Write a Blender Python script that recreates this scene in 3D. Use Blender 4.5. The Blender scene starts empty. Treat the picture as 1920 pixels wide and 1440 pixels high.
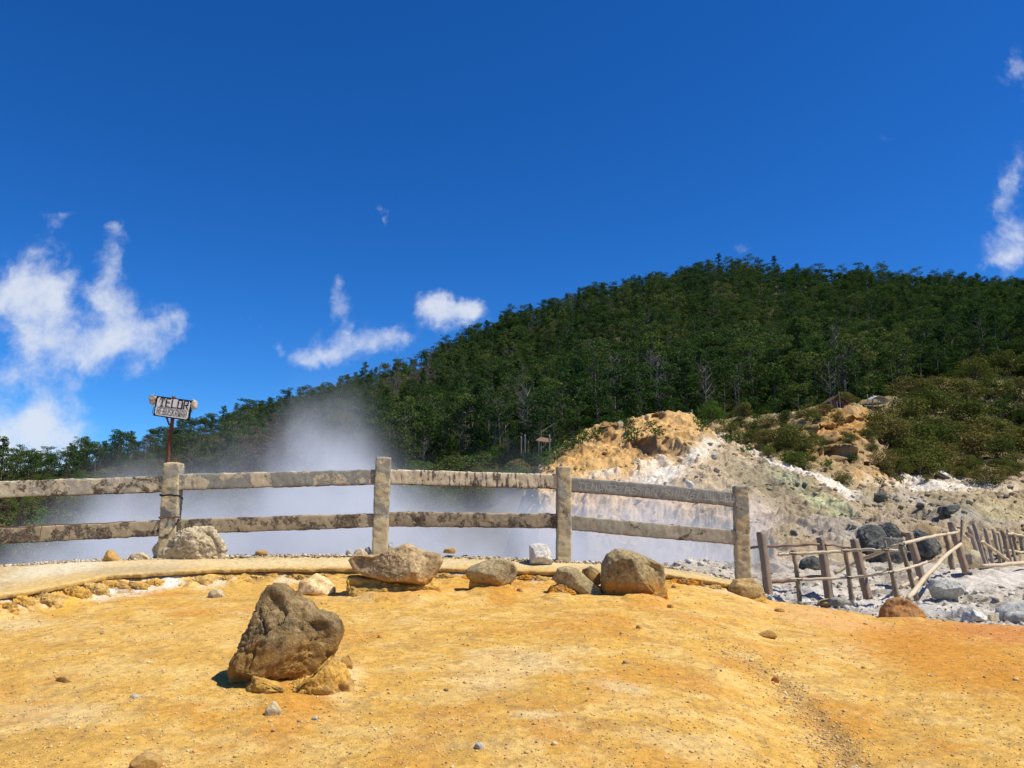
import bpy, bmesh, math, random
import numpy as np
from mathutils import Vector, Matrix
from mathutils.bvhtree import BVHTree

S = bpy.context.scene
COL = S.collection

# ------------------------------------------------------------------ camera
CAMH = 1.55
FPX = 1440.0
PITCH = math.atan(230.0 / FPX)
cam_d = bpy.data.cameras.new('camera')
cam_d.sensor_width = 36.0
cam_d.lens = 36.0 * FPX / 1920.0
cam_d.clip_start = 0.05
cam_d.clip_end = 5000.0
cam = bpy.data.objects.new('camera', cam_d)
COL.objects.link(cam)
cam.location = (0, 0, CAMH)
cam.rotation_euler = (math.pi / 2 + PITCH, 0, 0)
S.camera = cam

# ------------------------------------------------------------------ sun and sky
SUN_EL = math.radians(58)
SUN_AZ = math.atan2(0.96, -0.26)          # clockwise from +Y
sunv = Vector((math.sin(SUN_AZ) * math.cos(SUN_EL), math.cos(SUN_AZ) * math.cos(SUN_EL), math.sin(SUN_EL)))
sl = bpy.data.lights.new('sun', 'SUN')
sl.energy = 5.0
sl.angle = math.radians(0.5)
sl.color = (1.0, 0.955, 0.87)
so = bpy.data.objects.new('sun', sl)
COL.objects.link(so)
so.location = (30, -20, 60)
so.rotation_euler = sunv.to_track_quat('Z', 'Y').to_euler()

S.view_settings.view_transform = 'Standard'
S.view_settings.look = 'None'
S.view_settings.exposure = 0.25
S.view_settings.gamma = 1.0
S.cycles.use_denoising = True
S.cycles.max_bounces = 6
S.cycles.diffuse_bounces = 3
S.cycles.glossy_bounces = 2
S.cycles.transmission_bounces = 2
S.cycles.transparent_max_bounces = 8
S.cycles.volume_bounces = 2
S.cycles.volume_max_steps = 256


class NT:
    """small helper for node trees"""
    def __init__(self, nt):
        self.nt = nt

    def n(self, t, **kw):
        nd = self.nt.nodes.new(t)
        for k, v in kw.items():
            if k.startswith('in_'):
                nd.inputs[k[3:].replace('_', ' ')].default_value = v
            else:
                setattr(nd, k, v)
        return nd

    def link(self, a, b):
        self.nt.links.new(a, b)

    def _set(self, sock, v):
        if hasattr(v, 'is_output'):
            self.link(v, sock)
        else:
            sock.default_value = v

    def math(self, op, a, b=None, c=None, clamp=False):
        m = self.n('ShaderNodeMath', operation=op)
        m.use_clamp = clamp
        self._set(m.inputs[0], a)
        if b is not None:
            self._set(m.inputs[1], b)
        if c is not None:
            self._set(m.inputs[2], c)
        return m.outputs[0]

    def vmath(self, op, a, b=None):
        m = self.n('ShaderNodeVectorMath', operation=op)
        self._set(m.inputs[0], a)
        if b is not None:
            self._set(m.inputs[1], b)
        return m.outputs[0]

    def noise(self, vec, scale, detail=6, rough=0.6, dist=0.0, col=False):
        m = self.n('ShaderNodeTexNoise')
        m.inputs['Scale'].default_value = scale
        m.inputs['Detail'].default_value = detail
        m.inputs['Roughness'].default_value = rough
        m.inputs['Distortion'].default_value = dist
        if vec is not None:
            self.link(vec, m.inputs['Vector'])
        return m.outputs['Color' if col else 'Fac']

    def voronoi(self, vec, scale, feat='F1', out='Distance'):
        m = self.n('ShaderNodeTexVoronoi')
        m.feature = feat
        m.inputs['Scale'].default_value = scale
        self.link(vec, m.inputs['Vector'])
        return m.outputs[out]

    def ramp(self, fac, stops, interp='LINEAR'):
        m = self.n('ShaderNodeValToRGB')
        cr = m.color_ramp
        cr.interpolation = interp
        while len(cr.elements) < len(stops):
            cr.elements.new(0.5)
        for e, (p, c) in zip(cr.elements, stops):
            e.position = p
            e.color = (c[0], c[1], c[2], 1) if hasattr(c, '__len__') else (c, c, c, 1)
        self._set(m.inputs[0], fac)
        return m.outputs[0]

    def mix(self, fac, a, b, mode='MIX'):
        m = self.n('ShaderNodeMix', data_type='RGBA', blend_type=mode)
        self._set(m.inputs[0], fac)
        for k, v in ((6, a), (7, b)):
            if hasattr(v, 'is_output'):
                self.link(v, m.inputs[k])
            else:
                m.inputs[k].default_value = (v[0], v[1], v[2], 1)
        return m.outputs[2]

    def sstep(self, v, lo, hi):
        m = self.n('ShaderNodeMapRange', interpolation_type='SMOOTHSTEP')
        self._set(m.inputs['Value'], v)
        m.inputs['From Min'].default_value = lo
        m.inputs['From Max'].default_value = hi
        return m.outputs[0]

    def scale(self, vec, s):
        m = self.n('ShaderNodeMapping')
        m.inputs['Scale'].default_value = s
        self.link(vec, m.inputs['Vector'])
        return m.outputs[0]


def conv(px, py):
    """photo pixel (1920x1440) -> (x/y, (z-CAMH)/y) slopes of its ray"""
    u = (np.asarray(px, float) - 960.0) / FPX
    v = (720.0 - np.asarray(py, float)) / FPX
    yy = math.cos(PITCH) - v * math.sin(PITCH)
    return u / yy, (math.sin(PITCH) + v * math.cos(PITCH)) / yy


def P(px, py, d):
    a, e = conv(px, py)
    return Vector((float(a) * d, d, CAMH + float(e) * d))


# world: Nishita sky plus a few clouds placed by direction
W = bpy.data.worlds.new('World')
S.world = W
W.use_nodes = True
W.node_tree.nodes.clear()
w = NT(W.node_tree)
sky = w.n('ShaderNodeTexSky', sky_type='NISHITA')
sky.sun_disc = False
sky.sun_elevation = SUN_EL
sky.sun_rotation = SUN_AZ
sky.altitude = 2100
sky.air_density = 1.0
sky.dust_density = 0.25
sky.ozone_density = 3.0
hs = w.n('ShaderNodeHueSaturation')
hs.inputs['Saturation'].default_value = 1.30
hs.inputs['Value'].default_value = 1.25
w.link(sky.outputs[0], hs.inputs['Color'])
tint = w.mix(1.0, hs.outputs[0], (0.42, 0.80, 1.16), 'MULTIPLY')
tc = w.n('ShaderNodeTexCoord')
sep = w.n('ShaderNodeSeparateXYZ')
w.link(tc.outputs['Generated'], sep.inputs[0])
ysafe = w.math('MAXIMUM', sep.outputs[1], 0.05)
ca = w.math('DIVIDE', sep.outputs[0], ysafe)
ce = w.math('DIVIDE', sep.outputs[2], ysafe)
cmb = w.n('ShaderNodeCombineXYZ')
w.link(ca, cmb.inputs[0]); w.link(ce, cmb.inputs[1])
cv = cmb.outputs[0]
warp = w.noise(cv, 5.0, 5, 0.6, col=True)
warp = w.vmath('SUBTRACT', warp, (0.5, 0.5, 0.5))
warp2 = w.noise(cv, 17.0, 5, 0.65, col=True)
warp2 = w.vmath('SUBTRACT', warp2, (0.5, 0.5, 0.5))
ws = w.n('ShaderNodeVectorMath', operation='SCALE'); w.link(warp, ws.inputs[0]); ws.inputs['Scale'].default_value = 0.07
ws2 = w.n('ShaderNodeVectorMath', operation='SCALE'); w.link(warp2, ws2.inputs[0]); ws2.inputs['Scale'].default_value = 0.05
wv = w.vmath('ADD', w.vmath('ADD', cv, ws.outputs[0]), ws2.outputs[0])
# (px, py, rx, ry, rot deg, strength) of the cloud banks
CLOUDS = [
    (55, 540, 70, 52, -20, .72), (85, 590, 44, 62, 0, .8), (30, 560, 40, 40, 0, .5), (205, 510, 22, 62, 6, .66), (215, 590, 34, 50, 4, .72),
    (150, 660, 110, 36, 5, .66), (280, 630, 62, 34, 0, .66), (235, 435, 22, 12, 35, .42), (95, 420, 16, 26, 25, .42), (320, 600, 24, 16, 0, .4),
    (30, 800, 95, 60, 0, .95), (60, 860, 95, 50, 0, 1.05), (20, 700, 60, 26, 0, .34), (90, 770, 30, 40, 0, .5),
    (665, 655, 80, 24, -3, .66), (628, 585, 13, 48, -10, .46), (740, 632, 36, 20, 0, .5), (600, 668, 40, 14, 0, .42),
    (845, 590, 50, 28, 12, 1.1), (815, 568, 26, 22, 0, .95), (880, 580, 22, 18, 0, .8), (717, 402, 7, 22, -15, .36), (478, 606, 16, 10, 0, .40),
    (520, 640, 9, 16, 0, .3), (1912, 130, 26, 56, 6, .46), (1895, 350, 20, 60, 18, .5), (1905, 460, 36, 62, 25, .6), (1870, 500, 34, 10, 0, .4),
    (130, 600, 150, 75, 0, .30), (60, 520, 80, 70, 0, .28), (660, 640, 90, 42, 0, .25), (1900, 440, 60, 90, 20, .25),
    (1390, 460, 20, 9, 0, .3), (1660, 260, 22, 8, 0, .22), (1790, 408, 20, 5, 0, .22), (100, 390, 36, 9, 0, .25),
]
acc = None
for (px, py, rx, ry, rot, st) in CLOUDS:
    a0, e0 = conv(px, py)
    m = w.n('ShaderNodeMapping', vector_type='TEXTURE')
    m.inputs['Location'].default_value = (float(a0), float(e0), 0)
    m.inputs['Rotation'].default_value = (0, 0, math.radians(-rot))
    m.inputs['Scale'].default_value = (rx / FPX * 1.8, ry / FPX * 1.8, 1)
    w.link(wv, m.inputs['Vector'])
    ln = w.n('ShaderNodeVectorMath', operation='LENGTH')
    w.link(m.outputs[0], ln.inputs[0])
    g = w.math('MULTIPLY', w.sstep(ln.outputs['Value'], 1.15, 0.0), st)
    acc = g if acc is None else w.math('ADD', acc, g)
det = w.noise(w.vmath('ADD', cv, ws.outputs[0]), 22.0, 9, 0.62)
det2 = w.noise(w.scale(cv, (1.0, 1.0, 1)), 6.0, 6, 0.6)
dd = w.math('ADD', w.math('MULTIPLY', w.math('SUBTRACT', det, 0.5), 2.3), w.math('MULTIPLY', w.math('SUBTRACT', det2, 0.5), 0.9))
cl = w.math('ADD', w.math('MINIMUM', acc, 1.25), w.math('MULTIPLY', dd, w.sstep(acc, 0.0, 0.35)))
cloud = w.math('MULTIPLY', w.sstep(cl, 0.10, 1.50), w.sstep(sep.outputs[1], 0.05, 0.2))
skyc = w.mix(w.math('MULTIPLY', cloud, 0.88), tint, (7.6, 8.1, 9.0))
bg = w.n('ShaderNodeBackground')
bg.inputs['Strength'].default_value = 0.084
w.link(skyc, bg.inputs['Color'])
wo = w.n('ShaderNodeOutputWorld')
w.link(bg.outputs[0], wo.inputs['Surface'])

# ------------------------------------------------------------------ helpers
def vnoise(p, seed=0):
    p = np.asarray(p, float)
    i = np.floor(p).astype(np.int64)
    f = p - i
    f = f * f * f * (f * (f * 6 - 15) + 10)

    def h(dx, dy, dz):
        n = (i[:, 0] + dx) * 374761393 + (i[:, 1] + dy) * 668265263 + (i[:, 2] + dz) * 1274126177 + seed * 974634777
        n = n & 0xFFFFFFFF
        n = ((n ^ (n >> 13)) * 1274126177) & 0xFFFFFFFF
        n = ((n ^ (n >> 15)) * 2246822519) & 0xFFFFFFFF
        n = n ^ (n >> 16)
        return (n & 0xFFFFFF) / 8388607.5 - 1.0
    x, y, z = f[:, 0], f[:, 1], f[:, 2]
    c00 = h(0, 0, 0) * (1 - x) + h(1, 0, 0) * x
    c10 = h(0, 1, 0) * (1 - x) + h(1, 1, 0) * x
    c01 = h(0, 0, 1) * (1 - x) + h(1, 0, 1) * x
    c11 = h(0, 1, 1) * (1 - x) + h(1, 1, 1) * x
    return (c00 * (1 - y) + c10 * y) * (1 - z) + (c01 * (1 - y) + c11 * y) * z


def fbm(p, scale=1.0, octv=5, gain=0.5, seed=0, ridged=False):
    p = np.asarray(p, float) * scale
    s = np.zeros(len(p)); a = 1.0; t = 0.0
    for k in range(octv):
        v = vnoise(p, seed + k * 7)
        if ridged:
            v = 1 - 2 * np.abs(v)
        s += a * v; t += a
        a *= gain
        p = p * 2.03 + 11.3
    return s / t


def smooth(x, lo, hi):
    t = np.clip((x - lo) / (hi - lo), 0, 1)
    return t * t * (3 - 2 * t)


def mesh_np(name, verts, faces, cols=None, shade=True):
    """verts (n,3), faces (m,k) arrays"""
    me = bpy.data.meshes.new(name)
    verts = np.asarray(verts, np.float32); faces = np.asarray(faces, np.int32)
    k = faces.shape[1]
    me.vertices.add(len(verts)); me.vertices.foreach_set('co', verts.ravel())
    me.loops.add(faces.size); me.loops.foreach_set('vertex_index', faces.ravel())
    me.polygons.add(len(faces))
    me.polygons.foreach_set('loop_start', np.arange(0, faces.size, k, dtype=np.int32))
    try:
        me.polygons.foreach_set('loop_total', np.full(len(faces), k, np.int32))
    except Exception:
        pass
    if cols is not None:
        at = me.color_attributes.new('Col', 'FLOAT_COLOR', 'POINT')
        c = np.ones((len(verts), 4), np.float32); c[:, :3] = cols
        at.data.foreach_set('color', c.ravel())
    me.update(calc_edges=True)
    me.validate()
    if shade:
        me.polygons.foreach_set('use_smooth', np.ones(len(me.polygons), bool))
    return me


def link(name, me, mat=None, parent=None, loc=None):
    o = bpy.data.objects.new(name, me)
    COL.objects.link(o)
    if mat is not None and me is not None:
        me.materials.clear(); me.materials.append(mat)
    if parent is not None:
        o.parent = parent
    if loc is not None:
        o.location = loc
    return o


def tag(o, label, cat, group=None, kind=None):
    o['label'] = label
    if cat:
        o['category'] = cat
    if group:
        o['group'] = group
    if kind:
        o['kind'] = kind
    return o


def structure(o):
    o['kind'] = 'structure'
    return o


def empty(name, loc, label, cat, group=None):
    o = bpy.data.objects.new(name, None)
    COL.objects.link(o)
    o.location = loc
    o.empty_display_size = 0.1
    return tag(o, label, cat, group)


def grid_faces(nr, nc):
    i = np.arange((nr - 1) * nc).reshape(nr - 1, nc)[:, :-1].ravel()
    return np.stack([i, i + 1, i + nc + 1, i + nc], 1)


def princ(name, rough=0.9, spec=0.2):
    m = bpy.data.materials.new(name)
    m.use_nodes = True
    m.node_tree.nodes.clear()
    t = NT(m.node_tree)
    b = t.n('ShaderNodeBsdfPrincipled')
    b.inputs['Roughness'].default_value = rough
    b.inputs['Specular IOR Level'].default_value = spec
    o = t.n('ShaderNodeOutputMaterial')
    t.link(b.outputs[0], o.inputs['Surface'])
    return m, t, b


def bump(t, b, h, strength=0.5, dist=0.02):
    bn = t.n('ShaderNodeBump')
    bn.inputs['Strength'].default_value = strength
    bn.inputs['Distance'].default_value = dist
    t.link(h, bn.inputs['Height'])
    t.link(bn.outputs[0], b.inputs['Normal'])


def lin(r, g, b):
    f = lambda c: ((c / 255 + 0.055) / 1.055) ** 2.4 if c > 10 else c / 255 / 12.92
    return (f(r), f(g), f(b))


# ------------------------------------------------------------------ materials
def terrain_mat(name, scale, bdist, speck=0.35, light=(1, .9, .7), dark=(.25, .17, .1), fine=1.0):
    m, t, b = princ(name, 0.95, 0.12)
    g = t.n('ShaderNodeNewGeometry').outputs['Position']
    vc = t.n('ShaderNodeVertexColor', layer_name='Col').outputs[0]
    n1 = t.noise(g, scale * 1.0, 8, 0.65)
    n2 = t.noise(g, scale * 6.0, 6, 0.7, 0.4)
    n3 = t.noise(g, scale * 30.0, 4, 0.7)
    c = t.mix(t.ramp(n1, [(0.35, 0), (0.75, 1)]), vc, light, 'MULTIPLY')
    c = t.mix(t.ramp(n2, [(0.52, 0.0), (0.72, speck)]), c, light, 'SCREEN') if False else c
    br = t.ramp(n2, [(0.25, 0.62), (0.5, 1.0), (0.75, 1.28)])
    c = t.mix(1.0, c, br, 'MULTIPLY')
    br3 = t.ramp(n3, [(0.28, 0.70), (0.5, 1.0), (0.7, 1.15)])
    c = t.mix(fine, c, br3, 'MULTIPLY')
    sp = t.ramp(t.noise(g, scale * 14.0, 3, 0.5), [(0.62, 0), (0.70, speck)])
    c = t.mix(sp, c, dark)
    t.link(c, b.inputs['Base Color'])
    h = t.math('ADD', t.math('MULTIPLY', n2, 0.6), t.math('MULTIPLY', n3, 0.4))
    bump(t, b, h, 0.9, bdist)
    return m


def rock_mat(name, c1, c2, dust=None, dust_h=0.3, sc=6.0, stain=None, bd=0.02):
    """dust_h: height above the rock's base (m) up to which soil clings to it"""
    m, t, b = princ(name, 0.9, 0.2)
    tcn = t.n('ShaderNodeTexCoord').outputs['Object']
    n1 = t.noise(tcn, sc, 8, 0.65, 0.3)
    n2 = t.noise(tcn, sc * 5, 6, 0.7)
    n3 = t.noise(tcn, sc * 20, 3, 0.7)
    c = t.mix(t.ramp(n1, [(0.38, 0), (0.62, 1)]), c1, c2)
    c = t.mix(1.0, c, t.ramp(n2, [(0.32, 0.42), (0.5, 1.0), (0.68, 1.4)]), 'MULTIPLY')
    if stain:
        c = t.mix(t.ramp(t.noise(tcn, sc * 1.7, 6, .7), [(0.55, 0), (0.66, .75)]), c, stain)
    if dust:
        sp = t.n('ShaderNodeSeparateXYZ'); t.link(tcn, sp.inputs[0])
        z = t.math('ADD', sp.outputs[2], t.math('MULTIPLY', t.math('SUBTRACT', n1, 0.5), dust_h * 1.6))
        k = t.sstep(z, dust_h * 1.15, dust_h * 0.55)
        c = t.mix(k, c, t.mix(1.0, dust, t.ramp(n2, [(0.3, .75), (0.7, 1.15)]), 'MULTIPLY'))
    t.link(c, b.inputs['Base Color'])
    v = t.voronoi(tcn, sc * 3.5)
    h = t.math('ADD', t.math('ADD', t.math('MULTIPLY', n2, 0.5), t.math('MULTIPLY', n3, 0.2)), t.math('MULTIPLY', v, 0.25))
    bump(t, b, h, 0.9, bd)
    return m


def concrete_mat(name, base, patch, rough_c, t_patch, t_rough, drip=False, low=0.0):
    m, t, b = princ(name, 0.88, 0.25)
    tcn = t.n('ShaderNodeNewGeometry').outputs['Position']
    n1 = t.noise(tcn, 4.5, 8, 0.62, 0.5)
    n1b = t.noise(t.vmath('ADD', tcn, (31, 7, 3)), 3.2, 9, 0.68, 0.6)
    n2 = t.noise(tcn, 40, 6, 0.75)
    st = t.noise(t.scale(tcn, (30, 30, 4)), 1.0, 4, 0.6)
    c = t.mix(t.ramp(n2, [(0.3, 0), (0.7, 1)]), [x * .8 for x in base], [x * 1.15 for x in base])
    nm_ = t.noise(tcn, 19, 6, 0.7)
    n1 = t.math('ADD', t.math('MULTIPLY', n1, .72), t.math('MULTIPLY', nm_, .28))
    n1b = t.math('ADD', t.math('MULTIPLY', n1b, .75), t.math('MULTIPLY', nm_, .25))
    if low:
        spz = t.n('ShaderNodeSeparateXYZ'); t.link(tcn, spz.inputs[0])
        n1 = t.math('ADD', n1, t.math('MULTIPLY', t.sstep(spz.outputs[2], 1.55, .85), low))
    mp = t.ramp(n1, [(t_patch, 0), (t_patch + 0.03, 1)])
    c = t.mix(mp, c, t.mix(t.ramp(n2, [(0.35, 0), (0.7, 1)]), [x * .82 for x in patch], patch))
    if drip:
        mr = t.ramp(t.math('ADD', t.math('MULTIPLY', st, .5), t.math('MULTIPLY', n1b, .5)), [(t_rough, 0), (t_rough + 0.03, .9)])
    else:
        mr = t.ramp(n1b, [(t_rough, 0), (t_rough + 0.03, 1)])
    ra = t.mix(t.ramp(n2, [(0.40, 0), (0.62, 1)]), [x * .35 for x in rough_c], [x * 1.5 for x in rough_c])
    c = t.mix(mr, c, ra)
    # dark brown on the downward-facing sides
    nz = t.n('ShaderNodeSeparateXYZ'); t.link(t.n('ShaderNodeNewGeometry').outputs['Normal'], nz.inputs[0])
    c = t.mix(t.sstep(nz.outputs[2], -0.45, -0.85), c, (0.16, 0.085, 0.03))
    t.link(c, b.inputs['Base Color'])
    h = t.math('ADD', t.math('MULTIPLY', n2, t.math('MULTIPLY_ADD', mr, 1.3, 0.35)),
               t.math('MULTIPLY', t.math('SUBTRACT', mp, mr), 0.35))
    bump(t, b, h, 0.8, 0.015)
    return m


def wood_mat(name, c1, c2, along='z', sc=8):
    m, t, b = princ(name, 0.75, 0.25)
    tcn = t.n('ShaderNodeNewGeometry').outputs['Position']
    s = {'z': (sc * 3, sc * 3, sc * .4), 'x': (sc * .4, sc * 3, sc * 3)}[along]
    n1 = t.noise(t.scale(tcn, s), 1.0, 6, 0.7, .5)
    n2 = t.noise(tcn, 3.5, 4, 0.6)
    c = t.mix(t.ramp(t.math('ADD', t.math('MULTIPLY', n1, .6), t.math('MULTIPLY', n2, .4)), [(0.38, 0), (0.62, 1)]), c1, c2)
    t.link(c, b.inputs['Base Color'])
    bump(t, b, n1, 0.6, 0.008)
    return m


def flat_mat(name, col, rough=0.8, spec=0.2, nsc=20, amt=0.3, metal=0.0):
    m, t, b = princ(name, rough, spec)
    b.inputs['Metallic'].default_value = metal
    tcn = t.n('ShaderNodeNewGeometry').outputs['Position']
    n = t.noise(tcn, nsc, 5, 0.65)
    c = t.mix(t.ramp(n, [(0.3, 0), (0.7, 1)]), [x * (1 - amt) for x in col], [min(1, x * (1 + amt)) for x in col])
    t.link(c, b.inputs['Base Color'])
    bump(t, b, n, 0.3, 0.004)
    return m


def leaf_mat(name, stops, transl=0.25, nsc=0.6, rw=.62):
    m = bpy.data.materials.new(name)
    m.use_nodes = True
    m.node_tree.nodes.clear()
    t = NT(m.node_tree)
    oi = t.n('ShaderNodeObjectInfo')
    g = t.n('ShaderNodeNewGeometry')
    n = t.noise(g.outputs['Position'], nsc, 3, 0.6)
    big = t.noise(g.outputs['Position'], .035, 3, 0.6)
    isl = g.outputs['Random Per Island']
    f = t.math('ADD', t.math('MULTIPLY', oi.outputs['Random'], rw), t.math('MULTIPLY', t.math('SUBTRACT', n, .5), 0.9))
    f = t.math('ADD', f, t.math('MULTIPLY', t.math('SUBTRACT', isl, .3), 0.38))
    f = t.math('ADD', f, t.math('MULTIPLY', t.math('SUBTRACT', big, .5), 1.5))
    c = t.ramp(f, stops)
    d = t.n('ShaderNodeBsdfDiffuse'); t.link(c, d.inputs[0])
    tr = t.n('ShaderNodeBsdfTranslucent'); t.link(t.mix(1.0, c, (1.0, 1.1, .5), 'MULTIPLY'), tr.inputs[0])
    mx = t.n('ShaderNodeMixShader'); mx.inputs[0].default_value = transl
    t.link(d.outputs[0], mx.inputs[1]); t.link(tr.outputs[0], mx.inputs[2])
    o = t.n('ShaderNodeOutputMaterial'); t.link(mx.outputs[0], o.inputs['Surface'])
    return m


M = {}
M['ground'] = terrain_mat('ochre_earth', 3.0, 0.03, speck=0.45, light=(1.0, .97, .86), dark=(.32, .20, .08), fine=.8)
M['slope'] = terrain_mat('volcanic_slope', 0.55, 0.12, speck=0.5, light=(1.0, .95, .85), dark=(.11, .085, .06), fine=.9)
M['grey'] = terrain_mat('grey_mud', 1.3, 0.04, speck=0.35, light=(1, .97, .92), dark=(.14, .13, .12), fine=.8)
M['forestfloor'] = terrain_mat('forest_floor', 0.12, 0.3, speck=0.5, light=(.7, .7, .6), dark=(.03, .03, .02))
M['kerb'] = terrain_mat('sandy_concrete', 3.0, 0.02, speck=0.45, light=(1, .95, .85), dark=(.25, .18, .10), fine=.6)

M['leaf'] = leaf_mat('pine_foliage', [(0.0, (.024, .055, .018)), (0.3, (.045, .085, .022)), (0.6, (.075, .115, .030)), (0.85, (.12, .145, .038)), (1.0, (.18, .16, .06))])
M['leaf_bright'] = leaf_mat('bright_foliage', [(0.0, (.045, .09, .02)), (0.5, (.075, .13, .025)), (1.0, (.12, .16, .035))], .3)  # light green leaf colour of the fresh shrubs and tufts
M['leaf_olive'] = leaf_mat('olive_foliage', [(0.0, (.045, .075, .020)), (0.35, (.085, .105, .026)), (0.7, (.125, .130, .034)), (1.0, (.165, .135, .045))], .2, 1.2, .95)
M['leaf_dry'] = leaf_mat('dry_foliage', [(0.0, (.07, .055, .035)), (0.5, (.11, .085, .05)), (1.0, (.15, .11, .07))], .2)
M['bark'] = wood_mat('pale_bark', (.09, .075, .055), (.17, .145, .11))
M['bark_dead'] = wood_mat('dead_bark', (.14, .12, .10), (.24, .21, .18))

GREY = (.27, .262, .215); BEIGE = (.60, .50, .33); BROWN = (.17, .13, .085); CREAM = (.70, .58, .37)
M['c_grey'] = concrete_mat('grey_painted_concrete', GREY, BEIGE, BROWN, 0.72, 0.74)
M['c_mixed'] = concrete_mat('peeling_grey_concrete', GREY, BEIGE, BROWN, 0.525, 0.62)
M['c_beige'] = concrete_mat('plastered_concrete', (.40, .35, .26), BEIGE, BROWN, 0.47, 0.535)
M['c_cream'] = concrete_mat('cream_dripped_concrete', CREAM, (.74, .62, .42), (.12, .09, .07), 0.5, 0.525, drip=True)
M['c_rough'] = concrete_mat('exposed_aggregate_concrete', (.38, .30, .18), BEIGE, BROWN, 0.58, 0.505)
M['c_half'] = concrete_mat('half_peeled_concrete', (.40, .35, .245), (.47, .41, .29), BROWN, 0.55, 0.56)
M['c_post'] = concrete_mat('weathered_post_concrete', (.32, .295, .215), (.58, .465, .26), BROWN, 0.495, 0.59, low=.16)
M['rust'] = flat_mat('rusty_iron', (.16, .055, .025), .8, .3, 40, .5)
M['black'] = flat_mat('black_paint', (.012, .011, .011), .6, .3)
M['sign_white'] = flat_mat('dirty_white_paint', (.86, .84, .76), .6, .3, 30, .12)
M['cloth'] = flat_mat('faded_cloth', (.50, .42, .32), .9, .1, 60, .4)
M['scratch'] = flat_mat('pale_scratches', (.50, .50, .45), .9, .1, 40, .2)
M['bamboo'] = wood_mat('pale_bamboo', (.48, .37, .22), (.62, .50, .33), 'x')
M['bamboo_dark'] = wood_mat('weathered_bamboo', (.17, .12, .075), (.36, .26, .15), 'z')
M['post_red'] = wood_mat('red_brown_post', (.22, .175, .125), (.33, .21, .135), 'z', 4)
M['beam_red'] = wood_mat('red_brown_beam', (.22, .12, .08), (.36, .22, .16), 'x', 4)
M['stake'] = wood_mat('weathered_stakes', (.22, .17, .12), (.42, .33, .24), 'z')

# ------------------------------------------------------------------ foreground ground
A_PX = np.array([-900, -300, 0, 100, 200, 350, 500, 620, 800, 900, 1100, 1300, 1380, 1450, 1650, 1740, 1920, 2200, 2900], float)
B_PY = np.array([1300, 1210, 1160, 1137, 1115, 1102, 1091, 1094, 1090, 1091, 1091, 1100, 1112, 1128, 1158, 1163, 1173, 1190, 1230], float)
B_D = np.array([6.0, 6.8, 7.5, 8.0, 8.5, 8.9, 9.3, 9.4, 9.5, 9.5, 9.5, 9.6, 9.7, 9.8, 9.3, 9.0, 8.6, 8.0, 7.4])
BA, BE = conv(A_PX, B_PY)
BZ = CAMH + BE * B_D


def base_d(a): return np.interp(a, BA, B_D)
def base_z(a): return np.interp(a, BA, BZ)


def gpt(px, py):
    """world point of a photo pixel that lies on the ochre ground"""
    a, e = conv(px, py)
    k = base_z(a) / base_d(a)
    d = CAMH / (k - e)
    return float(a) * float(d), float(d), float(k * d)


# kerb lip and fence line (behind the wall of earth)
L_PX = np.array([-900, -300, 0, 100, 200, 330, 450, 600, 740, 900, 1000, 1130, 1240, 1300, 1370, 1395], float)
L_PY = np.array([1200, 1160, 1113, 1098, 1078, 1069, 1066, 1063, 1063, 1066, 1068, 1071, 1074, 1081, 1094, 1101], float)
F_PY = np.array([1075, 1068, 1060, 1053, 1049, 1045, 1042, 1040, 1041, 1045, 1050, 1056, 1062, 1070, 1086, 1095], float)
LA, LE = conv(L_PX, L_PY)
_, FE = conv(L_PX, F_PY)
L_D = base_d(LA) + 0.16
F_D = np.interp(L_PX, [-900, 0, 320, 715, 1055, 1390], [8.4, 9.35, 9.75, 10.15, 10.25, 10.3])
F_D = np.maximum(F_D, L_D + 0.3)
LZ = CAMH + LE * L_D
FZ = CAMH + FE * F_D
A_END = float(LA[-1])

PED = []   # earth pedestals: x, y, rx, ry, height


def ped(px, py, rxpx, ry, hpx, dy=0.0):
    x, y, z = gpt(px, py)
    s = y / FPX
    PED.append((x, y + ry * 0.9 + dy, rxpx * s, ry, hpx * s))


ped(742, 1132, 80, .30, 44)
ped(920, 1119, 44, .20, 30)
ped(1048, 1130, 27, .20, 28)
ped(1090, 1130, 34, .16, 8)
ped(1215, 1137, 42, .25, 30)
ped(1408, 1137, 44, .20, 16)
ped(1700, 1168, 42, .18, 14)
ped(545, 1300, 96, .32, 34)
ped(630, 1285, 36, .2, 30)
ped(590, 1107, 40, .25, 26)
ped(520, 1335, 45, .14, 14)
GULLY = [gpt(*p)[:2] for p in [(1190, 1150), (1300, 1185), (1390, 1232), (1450, 1275), (1500, 1315), (1545, 1365), (1580, 1410), (1600, 1440), (1640, 1560)]]


def seg_dist(x, y, pts):
    best = np.full(x.shape, 1e9); side = np.zeros(x.shape); along = np.zeros(x.shape)
    n = len(pts) - 1
    for k in range(n):
        (x0, y0), (x1, y1) = pts[k], pts[k + 1]
        dx, dy = x1 - x0, y1 - y0
        L2 = dx * dx + dy * dy
        t = np.clip(((x - x0) * dx + (y - y0) * dy) / L2, 0, 1)
        ds = np.hypot(x - x0 - t * dx, y - y0 - t * dy)
        s = np.sign((x - x0) * dy - (y - y0) * dx)
        m = ds < best
        best[m] = ds[m]; side[m] = s[m]; along[m] = (k + t[m]) / n
    return best, side, along


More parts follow.
